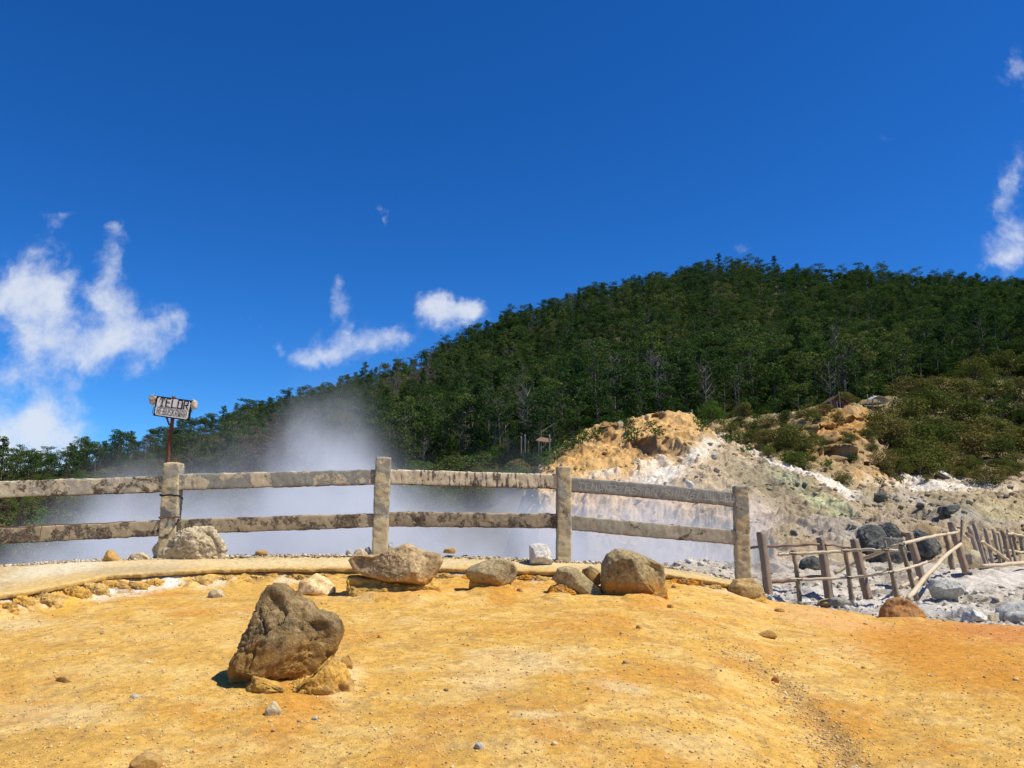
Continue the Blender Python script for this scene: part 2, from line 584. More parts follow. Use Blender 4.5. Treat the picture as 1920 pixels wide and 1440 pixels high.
def ground_z(x, y):
    x = np.asarray(x, float); y = np.asarray(y, float)
    ys = np.maximum(y, 0.6)
    a = np.clip(x / ys, BA[0], BA[-1])
    db = base_d(a); zb = base_z(a)
    z = zb * np.minimum(y, db) / db
    p3 = np.stack([x, y, np.zeros_like(x)], 1)
    left = smooth(a, A_END + 0.03, A_END - 0.02)       # 1 where there is a kerb
    # ragged wall of earth below the kerb
    jag = 0.05 * fbm(p3, 3.0, 4, .6, 5)
    la = np.interp(a, LA, L_D); lz = np.interp(a, LA, LZ) - 0.055
    fd = np.interp(a, LA, F_D); fz = np.interp(a, LA, FZ) - 0.03
    t = np.clip((y - db + 0.10 + jag) / (la - db + 0.12), 0, 1)
    wall = zb * y / db
    z_l = zb + (lz - zb) * (t ** 0.75) * (1 + .45 * fbm(p3, 6, 5, .7, 6) * (t < .93)) - .02 * (t > .1) * (t < .95)
    z_k = lz + (fz - lz) * np.clip((y - la) / np.maximum(fd - la, .05), 0, 1)
    zz = np.where(y > la, z_k, np.where(y > db - 0.12, np.maximum(z, z + (z_l - zb) * (t > 0)), z))
    back = np.maximum(y - fd - 0.04, 0)
    berm = 0.01 + 0.02 * smooth(back, 0, .1) * (0.6 + fbm(p3, 4, 3, .5, 9)) + .02 * fbm(p3, 16, 3, .6, 10)
    drop = -np.maximum(back - 0.02, 0) * 1.0
    zz = zz + (berm + drop) * (y > fd)
    # right edge: the ochre plateau rolls off onto the grey ground
    over = np.maximum(y - db, 0)
    z_r = np.where(y > db, zb - 0.55 * over - 0.15 * smooth(over, 0, .3), z)
    z = zz * left + z_r * (1 - left)
    # relief
    near = smooth(db - y, 0.0, 0.5) if False else np.where(y < db, 1.0, 0.4)
    z = z + near * (0.030 * fbm(p3, 0.45, 3, .5, 1) + 0.018 * fbm(p3, 1.7, 4, .55, 2) + 0.006 * fbm(p3, 8, 4, .65, 3) + 0.003 * fbm(p3, 30, 3, .6, 4) + .010 * fbm(p3, 2.4, 4, .6, 12, True))
    gd, sd, al = seg_dist(x, y, GULLY)
    gdw = gd + 0.04 * fbm(p3, 3, 3, .6, 8)
    wdt = np.where(sd > 0, 0.28, 0.12)
    z = z - (0.02 + 0.035 * al) * np.exp(-(gdw / wdt) ** 2) * smooth(al, 0, .15)
    for (cx, cy, rx, ry, h) in PED:
        q = np.hypot((x - cx) / rx, (y - cy) / ry)
        q = q + 0.13 * fbm(p3, 5.0, 4, .6, 20)
        k = smooth(q, 1.12, 0.72)
        h = h * .3
        z = z + k * h * (1 + 0.12 * fbm(p3, 9, 3, .6, 21)) + 0.25 * h * smooth(q, 1.7, 1.0) * (1 - k)
    return z


def blob(col, wts, px, py, blobs, seed, p3, wsc=1.0):
    """paint zones given in photo pixels: (px, py, rx, ry, rot, rgb, strength)"""
    nx = fbm(p3, wsc, 5, .6, seed) ; ny = fbm(p3, wsc, 5, .6, seed + 50)
    nf = fbm(p3, wsc * 6, 5, .75, seed + 90)
    for (cx, cy, rx, ry, rot, c, st) in blobs:
        r = math.radians(rot)
        dx = (px - cx); dy = (py - cy)
        u = (dx * math.cos(r) + dy * math.sin(r)) / rx + 0.45 * nx
        v = (-dx * math.sin(r) + dy * math.cos(r)) / ry + 0.45 * ny
        k = smooth(np.hypot(u, v) + .5 * nf, 1.25, 0.35) * st
        col[:] = col * (1 - k[:, None]) + np.array(c)[None] * k[:, None]
    return col


def to_px(x, y, z):
    ys = np.maximum(y, 0.3)
    cz = z - CAMH
    dep = ys * math.cos(PITCH) + cz * math.sin(PITCH)
    up = -ys * math.sin(PITCH) + cz * math.cos(PITCH)
    dep = np.maximum(dep, 0.05)
    return 960 + FPX * x / dep, 720 - FPX * up / dep


YEL = (.66, .385, .085); YEL2 = (.74, .49, .165); ORA = (.58, .245, .03); RED = (.56, .21, .06)
PALE = (.76, .61, .34); WHT = (.80, .76, .68); BRN = (.40, .24, .085)

rows = np.concatenate([np.linspace(-8, 2.4, 30), np.linspace(2.45, 8.0, 430)[1:], np.linspace(8.0, 11.6, 420)[1:], np.linspace(11.7, 14, 16)])
s = np.linspace(-1, 1, 1100)
s = np.sign(s) * (0.62 * np.abs(s) + 0.38 * np.abs(s) ** 3)
X = s[None, :] * (6.5 + 1.0 * np.maximum(rows, 0))[:, None]
Y = np.repeat(rows[:, None], len(s), 1)
x = X.ravel(); y = Y.ravel()
z = ground_z(x, y)
p3 = np.stack([x, y, z], 1)
px, py = to_px(x, y, z)
col = np.tile(np.array(YEL), (len(x), 1))
n = fbm(p3, 0.8, 5, .6, 31); n2 = fbm(p3 * [1, 1.6, 1], 3.2, 5, .65, 33); n3 = fbm(p3, 9, 4, .65, 35)
k = smooth(n2, -0.05, 0.25)[:, None]; col = col * (1 - k * .85) + np.array(YEL2) * k * .85
k = smooth(fbm(p3 * [1, 2, 1], 2.2, 6, .7, 36), .08, .3)[:, None] * .5; col = col * (1 - k) + np.array((.52, .29, .07)) * k
k = smooth(n, 0.1, 0.5)[:, None]; col = col * (1 - k * .6) + np.array(PALE) * k * .6 * .8 + col * 0 + np.array(YEL) * k * .6 * .2
k = smooth(fbm(p3, 1.3, 5, .6, 41), 0.12, 0.5)[:, None]; col = col * (1 - k * .6) + np.array(ORA) * k * .6
k = smooth(n3, 0.12, 0.45)[:, None]; col = col * (1 - k * .55) + np.array(BRN) * k * .55
k = smooth(fbm(p3, 22, 3, .65, 37), 0.05, 0.35)[:, None]; col = col * (1 - k * .30) + np.array(BRN) * k * .30
FG = [
    (1800, 1240, 260, 60, 12, ORA, .75), (1880, 1185, 190, 26, 5, RED, .8), (1700, 1200, 120, 30, 5, ORA, .5),
    (1560, 1160, 150, 22, 8, (.72, .40, .16), .6),
    (1420, 1250, 50, 12, 30, BRN, .4), (1500, 1310, 60, 14, 42, BRN, .5), (1560, 1370, 60, 22, 45, BRN, .6), (1600, 1430, 60, 26, 45, BRN, .6),
    (1280, 1275, 110, 22, 15, ORA, .55), (1170, 1290, 80, 14, 10, PALE, .5), (1000, 1340, 60, 10, 0, PALE, .5),
    (900, 1300, 120, 25, 0, BRN, .25), (840, 1400, 140, 40, 0, BRN, .3), (1300, 1400, 120, 30, 10, PALE, .3),
    (250, 1260, 200, 20, 0, YEL2, .6), (420, 1190, 200, 22, 0, YEL2, .45), (100, 1340, 160, 30, 0, PALE, .3),
    (240, 1103, 60, 14, -3, WHT, .85), (310, 1092, 40, 16, -3, WHT, .9), (190, 1120, 30, 8, 0, WHT, .5),
    (120, 1128, 60, 18, -15, (.74, .42, .06), .7), (165, 1112, 12, 8, 0, (.85, .58, .03), .9), (30, 1140, 30, 16, 0, BRN, .5),
    (560, 1310, 90, 30, 20, ORA, .6), (640, 1275, 40, 40, 0, PALE, .5), (530, 1390, 60, 60, 100, ORA, .3), (370, 1140, 90, 10, 0, ORA, .35),
    (1000, 1100, 300, 8, 0, ORA, .35), (740, 1110, 80, 22, 0, ORA, .4), (1215, 1125, 50, 22, 0, ORA, .5),
    (950, 1430, 900, 30, 0, YEL, .2),
]
blob(col, None, px, py, FG, 60, p3, 2.0)
# torn strata of the little earth wall under the kerb
a = x / np.maximum(y, .6)
wl = smooth(y, base_d(a) - .16, base_d(a) - .02) * smooth(a, A_END + .04, A_END - .02)
kk = (wl * smooth(fbm(p3 * [1, 1, 2.5], 5.0, 5, .7, 81), -.05, .3) * .8)[:, None]
col = col * (1 - kk) + np.array((.34, .20, .075)) * kk
kk = (wl * smooth(fbm(p3 * [1, 1, 1.5], 3.0, 5, .7, 83), .12, .35) * .7)[:, None]
col = col * (1 - kk) + np.array((.70, .58, .40)) * kk
# rubble and pale dust behind the kerb
a = x / np.maximum(y, .6)
fd = np.interp(a, LA, F_D)
k = (smooth(y, fd - .05, fd + .15) * smooth(a, A_END + .05, A_END - .02))[:, None]
col = col * (1 - k) + np.array((.62, .54, .42)) * k
gme = mesh_np('ground', p3, grid_faces(len(rows), len(s)), col)
ground = structure(link('ground', gme, M['ground']))


def bvh(me, step=1):
    v = [tuple(c.co) for c in me.vertices]
    f = [tuple(p.vertices) for p in me.polygons]
    return BVHTree.FromPolygons(v, f)


class Field:
    """fast height look-up on a regular (row, col) sheet"""
    def __init__(self, me):
        self.b = bvh(me)

    def z(self, x, y, default=None):
        h = self.b.ray_cast(Vector((x, y, 900)), Vector((0, 0, -1)))
        return h[0].z if h[0] is not None else default

    def hit(self, px, py):
        a, e = conv(px, py)
        dv = Vector((float(a), 1.0, float(e))).normalized()
        h = self.b.ray_cast(Vector((0, 0, CAMH)), dv)
        return h[0]


GF = Field(gme)

# ------------------------------------------------------------------ kerb: a long worn concrete edging
kp = np.linspace(-880, 1392, 620)
ka = conv(kp, np.full_like(kp, 1060))[0]
kl = np.interp(ka, LA, L_D) - 0.035; kz = np.interp(ka, LA, LZ)
kf = np.interp(ka, LA, F_D) - 0.02; kfz = np.interp(ka, LA, FZ)
# widths: slab reaches to the fence line at the left, narrows to a lip at the right
back = kl + np.clip((kf - kl), .12, 9)
prof = [(0.02, -0.055), (0.0, -0.02), (0.012, -0.004), (0.05, 0.0)] + [(t_, 0.0) for t_ in (.12, .2, .3, .4, .5, .6, .7, .8, .9, 1.0)] + [(1.0, -0.08)]
V = []
for j, (tt, dz) in enumerate(prof):
    if j < 4:
        yy = kl + tt
        f = (yy - kl) / np.maximum(back - kl, .1)
    elif j == len(prof) - 1:
        f = np.ones_like(kl); yy = back
    else:
        f = np.full_like(kl, tt); yy = kl + 0.05 + (back - kl - 0.05) * tt
    zz = kz + (kfz - kz) * f + dz
    pp = np.stack([ka * yy, yy, zz], 1)
    nn = fbm(pp, 2.0, 4, .6, 70)
    n4 = fbm(pp, 14.0, 3, .6, 73)
    rim = 1.0 if j < 4 else 0.35
    pp[:, 1] += (0.045 * nn + 0.022 * n4) * (1 if j < 4 else 0)
    pp[:, 2] += (0.012 * nn + 0.006 * n4) * rim + 0.006 * nn
    V.append(pp)
V = np.concatenate(V)
kc = np.tile(np.array((.56, .43, .22)), (len(V), 1))
kn = fbm(V, 1.2, 5, .6, 77)
k = smooth(kn, 0.0, .5)[:, None]; kc = kc * (1 - k * .6) + np.array((.60, .50, .28)) * k * .6
k = smooth(fbm(V, 4.5, 5, .7, 78), .05, .3)[:, None]; kc = kc * (1 - k * .5) + np.array((.40, .30, .16)) * k * .5
nj = len(prof); fr_ = np.repeat(np.array([1.0, .9, .8, .7, .55, .4, .25, .12] + [0.0] * (nj - 8)), len(kp))
fr_ = np.clip(fr_ + .35 * fbm(V, 2.5, 4, .65, 85) * (fr_ > 0), 0, 1)[:, None]
kc = kc * (1 - fr_) + np.array((.60, .40, .135)) * fr_
kpx, kpy = to_px(V[:, 0], V[:, 1], V[:, 2])
blob(kc, None, kpx, kpy, [(280, 1064, 120, 10, -4, (.44, .34, .19), .8), (600, 1056, 900, 8, 0, (.70, .54, .30), .5), (120, 1065, 120, 16, -10, (.72, .65, .50), .6)], 79, V, 2.0)
kme = mesh_np('kerb', V, grid_faces(len(prof), len(kp))[:, ::-1], kc)
kerb = structure(link('kerb', kme, M['kerb']))
KF = Field(kme)

# ------------------------------------------------------------------ terrain sheets from control columns
def sheet(cols_px, table, rows_n, ncol, px_rng, smooth_w=3):
    """table[px] = list of (d, py) or (d, 'z', z); returns x,y,z grid"""
    K = len(table[0])
    A = np.zeros((len(cols_px), K)); D = np.zeros_like(A); Z = np.zeros_like(A)
    for i, pxc in enumerate(cols_px):
        for j, c in enumerate(table[i]):
            if len(c) == 3:
                D[i, j] = c[0]; Z[i, j] = c[2]; A[i, j] = conv(pxc, 950)[0]
            else:
                a_, e_ = conv(pxc, c[1])
                D[i, j] = c[0]; Z[i, j] = CAMH + float(e_) * c[0]; A[i, j] = a_
    pxs = np.linspace(px_rng[0], px_rng[1], ncol)
    Dj = np.stack([np.interp(pxs, cols_px, D[:, j]) for j in range(K)])
    Ej = np.stack([np.interp(pxs, cols_px, (Z[:, j] - CAMH) / D[:, j]) for j in range(K)])
    Aj = np.stack([np.interp(pxs, cols_px, A[:, j]) for j in range(K)])
    Zj = CAMH + Ej * Dj
    t = np.concatenate([np.linspace(k_, k_ + 1, n_, endpoint=False) for k_, n_ in enumerate(rows_n)] + [[K - 1.0]])
    kk = np.minimum(t.astype(int), K - 2); ff = (t - kk)[:, None]
    def itp(Q): return Q[kk] * (1 - ff) + Q[kk + 1] * ff
    D_ = itp(Dj); Z_ = itp(Zj); A_ = itp(Aj)
    ker = np.hanning(smooth_w * 2 + 3)[1:-1]; ker /= ker.sum()
    Zs = np.stack([np.convolve(np.pad(Z_[:, c], smooth_w, 'edge'), ker, 'valid') for c in range(Z_.shape[1])], 1)
    Zs = np.stack([np.convolve(np.pad(Zs[r], smooth_w, 'edge'), ker, 'valid') for r in range(Zs.shape[0])])
    return A_ * D_, D_, Zs, t


z_ = 'z'
mcols = [820, 930, 980, 1010, 1050, 1100, 1180, 1240, 1300, 1345, 1400, 1450, 1500, 1560, 1600, 1650, 1700, 1800, 1920, 2300]
mtab = [
    [(13, z_, -2), (20, z_, -7), (28, z_, -8.5), (38, z_, -9), (48, z_, -9), (58, z_, -9), (62, z_, -9), (70, z_, -9), (82, z_, -8), (105, z_, -8)],
    [(13, z_, -2), (20, z_, -7), (28, z_, -8), (36, z_, -7), (44, z_, -5), (52, z_, -4), (58, z_, -4), (70, z_, -5), (82, z_, -5), (105, z_, -3)],
    [(13, z_, -2), (20, z_, -7), (28, z_, -7), (36, z_, -5), (43, 1000), (50, 945), (56, 940), (70, z_, -3), (82, z_, -2), (105, z_, 0)],
    [(13, z_, -2), (20, z_, -7), (28, z_, -7), (36, z_, -5), (42, 975), (52, 892), (57, 890), (68, z_, 0), (82, z_, 2), (105, z_, 4)],
    [(13, z_, -2), (20, z_, -6), (28, z_, -6.5), (36, z_, -4), (45, 935), (56, 850), (60, 848), (68, z_, 2), (82, z_, 4), (105, z_, 8)],
    [(13, z_, -1.8), (20, z_, -6), (28, z_, -6), (36, 1020), (48, 910), (60, 817), (64, 822), (70, z_, 3), (82, z_, 5), (105, z_, 11)],
    [(13, z_, -1.5), (20, z_, -5), (28, z_, -5.5), (36, 1010), (50, 890), (62, 793), (66, 800), (72, z_, 4), (84, z_, 6), (105, z_, 12)],
    [(13, z_, -1), (20, z_, -4), (28, z_, -5), (37, 990), (51, 875), (63, 785), (67, 790), (74, z_, 5), (84, z_, 7), (105, z_, 13)],
    [(13, z_, -.9), (18, z_, -1.5), (26, z_, -4), (38, 960), (50, 866), (62, 786), (66, 792), (74, z_, 5.5), (84, 800), (105, 796)],
    [(13, z_, -.9), (17, z_, -.2), (25, z_, -2.5), (36, 960), (48, 880), (60, 822), (63, 828), (70, 835), (82, 800), (100, 795)],
    [(13, z_, -.9), (17, z_, .45), (24, z_, -1.0), (34, 965), (45, 905), (55, 860), (58, 864), (67, 850), (80, 795), (100, 790)],
    [(13, z_, -.9), (17, z_, .3), (25, 1040), (34, 985), (43, 925), (50, 880), (53, 884), (62, 868), (79, 788), (98, 786)],
    [(13, z_, -.9), (18, z_, .1), (26, 1030), (34, 985), (40, 940), (46, 899), (49, 902), (59, 885), (78, 781), (96, 780)],
    [(13, z_, -.9), (18, z_, .05), (26, 1030), (32, 995), (37, 955), (43, 918), (46, 922), (57, 900), (77, 768), (93, 766)],
    [(13, z_, -.9), (18, z_, .0), (26, 1032), (31, 1000), (35, 970), (40, 938), (43, 940), (56, 910), (76, 764), (92, 764)],
    [(14, z_, -.9), (19, z_, -.05), (27, 1032), (32, 1000), (38, 970), (45, 948), (49, 938), (58, 915), (77, 790), (96, 752)],
    [(14, z_, -.9), (20, z_, -.05), (28, 1030), (34, 1000), (42, 970), (50, 945), (54, 930), (61, 912), (80, 820), (104, 742)],
    [(14, z_, -.9), (21, z_, .1), (30, 1028), (38, 995), (46, 962), (54, 938), (58, 920), (65, 905), (86, 838), (115, 710)],
    [(14, z_, -.9), (23, z_, .1), (34, 1022), (42, 992), (50, 957), (58, 932), (62, 918), (72, 895), (94, 835), (125, 665)],
    [(14, z_, -.9), (25, z_, .1), (36, 1020), (44, 990), (52, 955), (60, 928), (66, 912), (78, 885), (100, 815), (130, 650)],
]
Xs, Ys, Zs, tt = sheet(mcols, mtab, [20, 45, 60, 60, 75, 16, 45, 90, 40], 900, (820, 2300), 2)
x = Xs.ravel(); y = Ys.ravel(); z = Zs.ravel()
p3 = np.stack([x, y, z], 1)
px, py = to_px(x, y, z)
T = np.repeat(tt[:, None], Xs.shape[1], 1).ravel()
ramp_in = smooth(y, 14, 28)
ridg = fbm(p3 * [1, 1, .6], 0.30, 5, .55, 91, True)
r2 = fbm(p3 * [1, .8, 1], 1.1, 4, .6, 95)
z = z + ramp_in * (0.78 * ridg + 0.34 * r2 + .12 * fbm(p3, 3.5, 3, .6, 96)) + (1 - ramp_in) * 0.06 * fbm(p3, 1.2, 4, .6, 97)
# steep bank: vertical erosion flutes
for (cx_, cy_, rx_, ry_, dp_) in ((1565, 862, 26, 16, 2.2), (1598, 868, 12, 12, 1.6), (1552, 845, 12, 10, 1.2), (1560, 815, 30, 14, 1.8), (1590, 800, 24, 10, 1.4), (1480, 850, 22, 10, 1.4), (1640, 880, 20, 8, 1.2), (1520, 820, 16, 8, 1.0), (1430, 815, 18, 8, 1.0), (1660, 830, 22, 12, 1.2),
                               (1175, 806, 12, 7, 1.2), (1150, 815, 10, 7, 1.0), (1232, 792, 14, 6, 1.0), (1205, 845, 26, 10, 1.5), (1245, 835, 14, 8, 1.2), (1075, 842, 16, 6, 1.0), (1130, 818, 12, 8, 1.2), (1150, 850, 9, 9, .8)):
    q_ = np.hypot((px - cx_) / rx_, (py - cy_) / ry_) + .35 * fbm(p3, .9, 4, .6, 111)
    dp_ = dp_ * .7
    y = y + dp_ * smooth(q_, 1.0, .55) * (T > 3) - .35 * dp_ * smooth(np.abs(q_ - 1.25), .35, 0) * (T > 3)
bank = smooth(T, 7.0, 7.25) * smooth(T, 8.2, 7.9) * smooth(px, 1330, 1420)
y = y + bank * (1.6 * fbm(np.stack([x, z * .35, z * 0], 1), 0.35, 4, .6, 99) + 0.5 * fbm(p3, 1.2, 3, .6, 98))
MYEL = (.60, .37, .14); MORA = (.50, .27, .075); MWHT = (.76, .68, .56); MGRY = (.37, .285, .165); MPNK = (.55, .45, .38); MDRK = (.16, .13, .095)
MTAN = (.31, .205, .085); MGRN = (.36, .36, .22); MBRN = (.25, .17, .09)
col = np.tile(np.array(MGRY), (len(x), 1))
ZN = [
    (1130, 880, 190, 110, 0, MYEL, 1), (1250, 810, 110, 40, 0, MYEL, 1), (1060, 860, 60, 30, 0, MORA, .5),
    (1200, 960, 230, 55, 0, (.58, .42, .25), .9),
    (1255, 900, 75, 22, -12, MWHT, .95), (1320, 850, 70, 18, -35, MWHT, .95), (1210, 925, 60, 12, 0, MWHT, .8), (1130, 905, 40, 8, 0, MWHT, .6), (1230, 880, 40, 14, -10, MWHT, .7),
    (1400, 880, 110, 24, 28, (.50, .40, .28), .9), (1350, 900, 80, 55, 0, (.52, .40, .25), .9),
    (1450, 930, 130, 40, 25, (.26, .22, .135), .85), (1560, 985, 140, 30, 20, (.27, .215, .14), .7), (1480, 915, 60, 14, 22, MGRN, .7), (1550, 960, 60, 16, 20, (.56, .56, .30), .8),
    (1480, 985, 120, 34, 15, (.34, .27, .18), .7), (1420, 985, 60, 40, 10, MPNK, .5),
    (1480, 890, 120, 7, 24, MWHT, .9), (1580, 930, 70, 7, 24, MWHT, .9), (1640, 955, 40, 5, 25, MWHT, .8),
    (1500, 840, 190, 42, 12, MTAN, 1), (1480, 810, 140, 20, 0, (.34, .24, .11), .9), (1600, 800, 90, 45, 0, MORA, .85), (1590, 850, 90, 24, 0, MTAN, .8),
    (1640, 880, 110, 34, 5, (.40, .275, .135), .9), (1640, 905, 60, 12, 5, MYEL, .7), (1450, 850, 60, 10, 25, (.24, .20, .08), .6),
    (1800, 880, 160, 30, 10, (.38, .27, .155), .9), (1890, 900, 90, 30, 0, (.34, .255, .17), .8), (1720, 860, 60, 16, 10, (.20, .20, .07), .5),
    (1740, 915, 110, 15, 3, MWHT, .95), (1810, 918, 60, 8, 0, MWHT, .8), (1880, 920, 60, 5, 5, (.62, .52, .36), .7),
    (1760, 960, 180, 26, 8, (.30, .26, .18), .85), (1880, 965, 60, 14, 8, (.50, .42, .24), .7), (1700, 945, 60, 8, 12, (.5, .42, .35), .6),
    (1700, 990, 130, 20, 10, (.36, .28, .20), .7), (1850, 990, 100, 20, 5, (.33, .31, .25), .7), (1600, 1020, 130, 25, 5, (.38, .34, .30), .7),
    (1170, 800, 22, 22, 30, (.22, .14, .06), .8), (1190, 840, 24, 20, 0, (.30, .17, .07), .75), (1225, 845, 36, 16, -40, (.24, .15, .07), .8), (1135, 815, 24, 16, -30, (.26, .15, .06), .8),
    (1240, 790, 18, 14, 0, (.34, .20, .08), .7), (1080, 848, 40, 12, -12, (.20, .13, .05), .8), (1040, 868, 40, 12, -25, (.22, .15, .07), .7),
    (1750, 700, 24, 50, 10, (.42, .25, .11), 1),
]
blob(col, None, px, py, ZN, 130, p3, 0.35)
# everything beyond the bank carries shrubs: earth there is dark olive brown
k = (smooth(T, 8.0, 8.25) * (1 - smooth(np.abs(px - 1750), 34, 20) * smooth(py, 640, 660)))[:, None]
col = col * (1 - k * .8) + np.array((.15, .12, .05)) * k * .8
k = (smooth(px, 1650, 1700) * smooth(py, 870, 850) * smooth(T, 7.2, 7.5) * .7)[:, None] * 0.9
col = col * (1 - k) + np.array((.22, .17, .08)) * k
mot = fbm(p3, .8, 5, .65, 140)
k = smooth(mot, .05, .5)[:, None] * .55; col = col * (1 - k) + col * np.array((.60, .52, .42)) * k
mot = fbm(p3, 1.9, 4, .65, 143)
k = smooth(mot, .05, .5)[:, None] * .5; col = col * (1 - k) + np.clip(col * 1.5, 0, .82) * k
k = (smooth(y, 24, 17))[:, None]
near_c = np.tile(np.array((.48, .42, .34)), (len(x), 1))
kk = smooth(fbm(p3, 1.3, 5, .6, 145), 0, .4)[:, None]; near_c = near_c * (1 - kk) + np.array((.20, .185, .17)) * kk
col = col * (1 - k) + near_c * k
sme = mesh_np('volcanic_slope', np.stack([x, y, z], 1), grid_faces(*Xs.shape), col)
slope = structure(link('hillside', sme, M['slope']))
SF = Field(sme)

# near grey mud flats at the right, between the ochre ground and the slope
rows = np.concatenate([np.linspace(7.0, 14.5, 260), np.linspace(14.6, 25, 160)])
aa = np.linspace(0.16, 1.35, 620)
X = aa[None] * rows[:, None]; Y = np.repeat(rows[:, None], len(aa), 1)
x = X.ravel(); y = Y.ravel(); a = x / y
p3 = np.stack([x, y, np.zeros_like(x)], 1)
zb = np.interp(a, BA, BZ); db = base_d(a)
z = 0.0 * x - 0.02 + (zb - 0.10) * smooth(y, db + 1.2, db + .1) * .8
# heap behind the fence's last bay
z += 0.52 * np.exp(-((a - .235) / .07) ** 2 - ((y - 13.5) / 1.5) ** 2) + 0.22 * np.exp(-((a - .38) / .08) ** 2 - ((y - 14.8) / 1.0) ** 2)
z += (0.23 * fbm(p3 * [1, 1.5, 1], .9, 5, .6, 150, True) + 0.05 * fbm(p3 * [1, 1.7, 1], 3.0, 4, .6, 151)) * smooth(y, db - .3, db + 1.5) * (1 - .85 * smooth(a, .60, .66) * smooth(y, 13.5, 15))
z -= smooth(a, .20, .165) * 1.5
z = np.maximum(z, np.where((y < db + 2.2) & (y > db - .2), zb - .42 * (y - db) - .12, -99))
z -= 3.0 * smooth(db - y, 0.3, 1.5)
z -= 0.6 * smooth(y, 20, 25)
px, py = to_px(x, y, z)
col = np.tile(np.array((.47, .41, .32)), (len(x), 1))
k = smooth(fbm(p3 * [1, 2, 1], 1.1, 5, .6, 155), .0, .45)[:, None]; col = col * (1 - k * .8) + np.array((.30, .26, .20)) * k * .8
k = smooth(fbm(p3, 2.5, 5, .65, 157), .1, .45)[:, None]; col = col * (1 - k * .9) + np.array((.12, .105, .085)) * k * .9
blob(col, None, px, py, [(1850, 1085, 140, 26, -5, (.56, .50, .42), .95), (1700, 1140, 200, 18, 5, (.60, .56, .50), .7), (1480, 1110, 120, 16, 0, (.55, .53, .50), .5),
                         (1700, 1085, 60, 14, 0, (.22, .18, .13), .7), (1450, 1060, 60, 12, 0, (.16, .15, .13), .7)], 159, p3, 1.5)
yme = mesh_np('grey_ground', np.stack([x, y, z], 1), grid_faces(*X.shape), col)
structure(link('mud_flat', yme, M['grey']))
YF = Field(yme)

# forested mountain and the far side of the crater
hcols = [-900, 0, 150, 330, 470, 600, 740, 900, 1000, 1100, 1240, 1370, 1500, 1700, 1920, 2900]
def hc(d1, m1, d2, m2, d3, m3, d4, m4):
    zc = CAMH + float(conv(960, m4)[1]) * d4
    return [(36, z_, -9.5), (d1,) + m1, (d2, m2), (d3, m3), (d4, m4), (d4 + 60, z_, zc - 22), (d4 + 260, z_, zc - 90)]
htab = [
    hc(60, (1050,), 105, 990, 160, 940, 210, 905), hc(60, (1050,), 105, 985, 160, 938, 205, 902), hc(60, (1050,), 105, 978, 165, 928, 215, 893),
    hc(62, (1045,), 105, 965, 170, 905, 250, 846), hc(64, (1040,), 102, 955, 172, 880, 275, 797), hc(66, (1035,), 100, 948, 176, 858, 292, 762),
    hc(68, (1030,), 100, 938, 180, 832, 310, 712), hc(72, (990,), 102, 905, 182, 792, 325, 645), hc(76, (950,), 104, 872, 186, 756, 333, 608),
    hc(80, (z_, 0.), 106, 845, 190, 722, 340, 576), hc(84, (z_, 2.), 108, 818, 195, 702, 345, 539), hc(84, (z_, 3.), 108, 803, 198, 692, 350, 517),
    hc(84, (z_, 3.), 108, 790, 200, 682, 350, 532), hc(88, (z_, 5.), 122, 735, 200, 652, 340, 544), hc(92, (z_, 6.), 136, 672, 200, 632, 330, 560),
    hc(92, (z_, 6.), 136, 665, 200, 636, 330, 580),
]
Xh, Yh, Zh, th = sheet(hcols, htab, [12, 20, 40, 60, 20, 12], 420, (-900, 2900), 2)
x = Xh.ravel(); y = Yh.ravel(); z = Zh.ravel()
p3 = np.stack([x, y, z], 1)
z = z + (2.2 * fbm(p3, .03, 3, .5, 160) + 0.8 * fbm(p3, .12, 3, .5, 161)) * smooth(y, 50, 110)
col = np.tile(np.array((.075, .068, .035)), (len(x), 1))
k = smooth(fbm(p3, .1, 4, .6, 163), 0, .4)[:, None]; col = col * (1 - k) + np.array((.10, .08, .045)) * k
hme = mesh_np('mountain', np.stack([x, y, z], 1), grid_faces(*Xh.shape), col)
structure(link('mountain', hme, M['forestfloor']))
HF = Field(hme)

# crater floor with its pond, and wide land that carries everything to the horizon
bm = bmesh.new()
bmesh.ops.create_grid(bm, x_segments=40, y_segments=40, size=1500)
for v in bm.verts:
    r = v.co.length
    v.co.z = -9.8 - 1e-3 * r + (0.0 if r < 200 else 6 * math.sin(v.co.x * .01) * math.cos(v.co.y * .008))
me = bpy.data.meshes.new('valley_floor'); bm.to_mesh(me); bm.free()
at = me.color_attributes.new('Col', 'FLOAT_COLOR', 'POINT')
for d_ in at.data:
    d_.color = (.16, .14, .09, 1)
structure(link('valley_floor', me, M['forestfloor']))
# ------------------------------------------------------------------ solids
_ico = {}


def ico(sub):
    if sub not in _ico:
        bm = bmesh.new()
        bmesh.ops.create_icosphere(bm, subdivisions=sub, radius=1.0)
        v = np.array([c.co[:] for c in bm.verts]); f = np.array([[q.index for q in fc.verts] for fc in bm.faces])
        bm.free()
        _ico[sub] = (v, f)
    return _ico[sub]


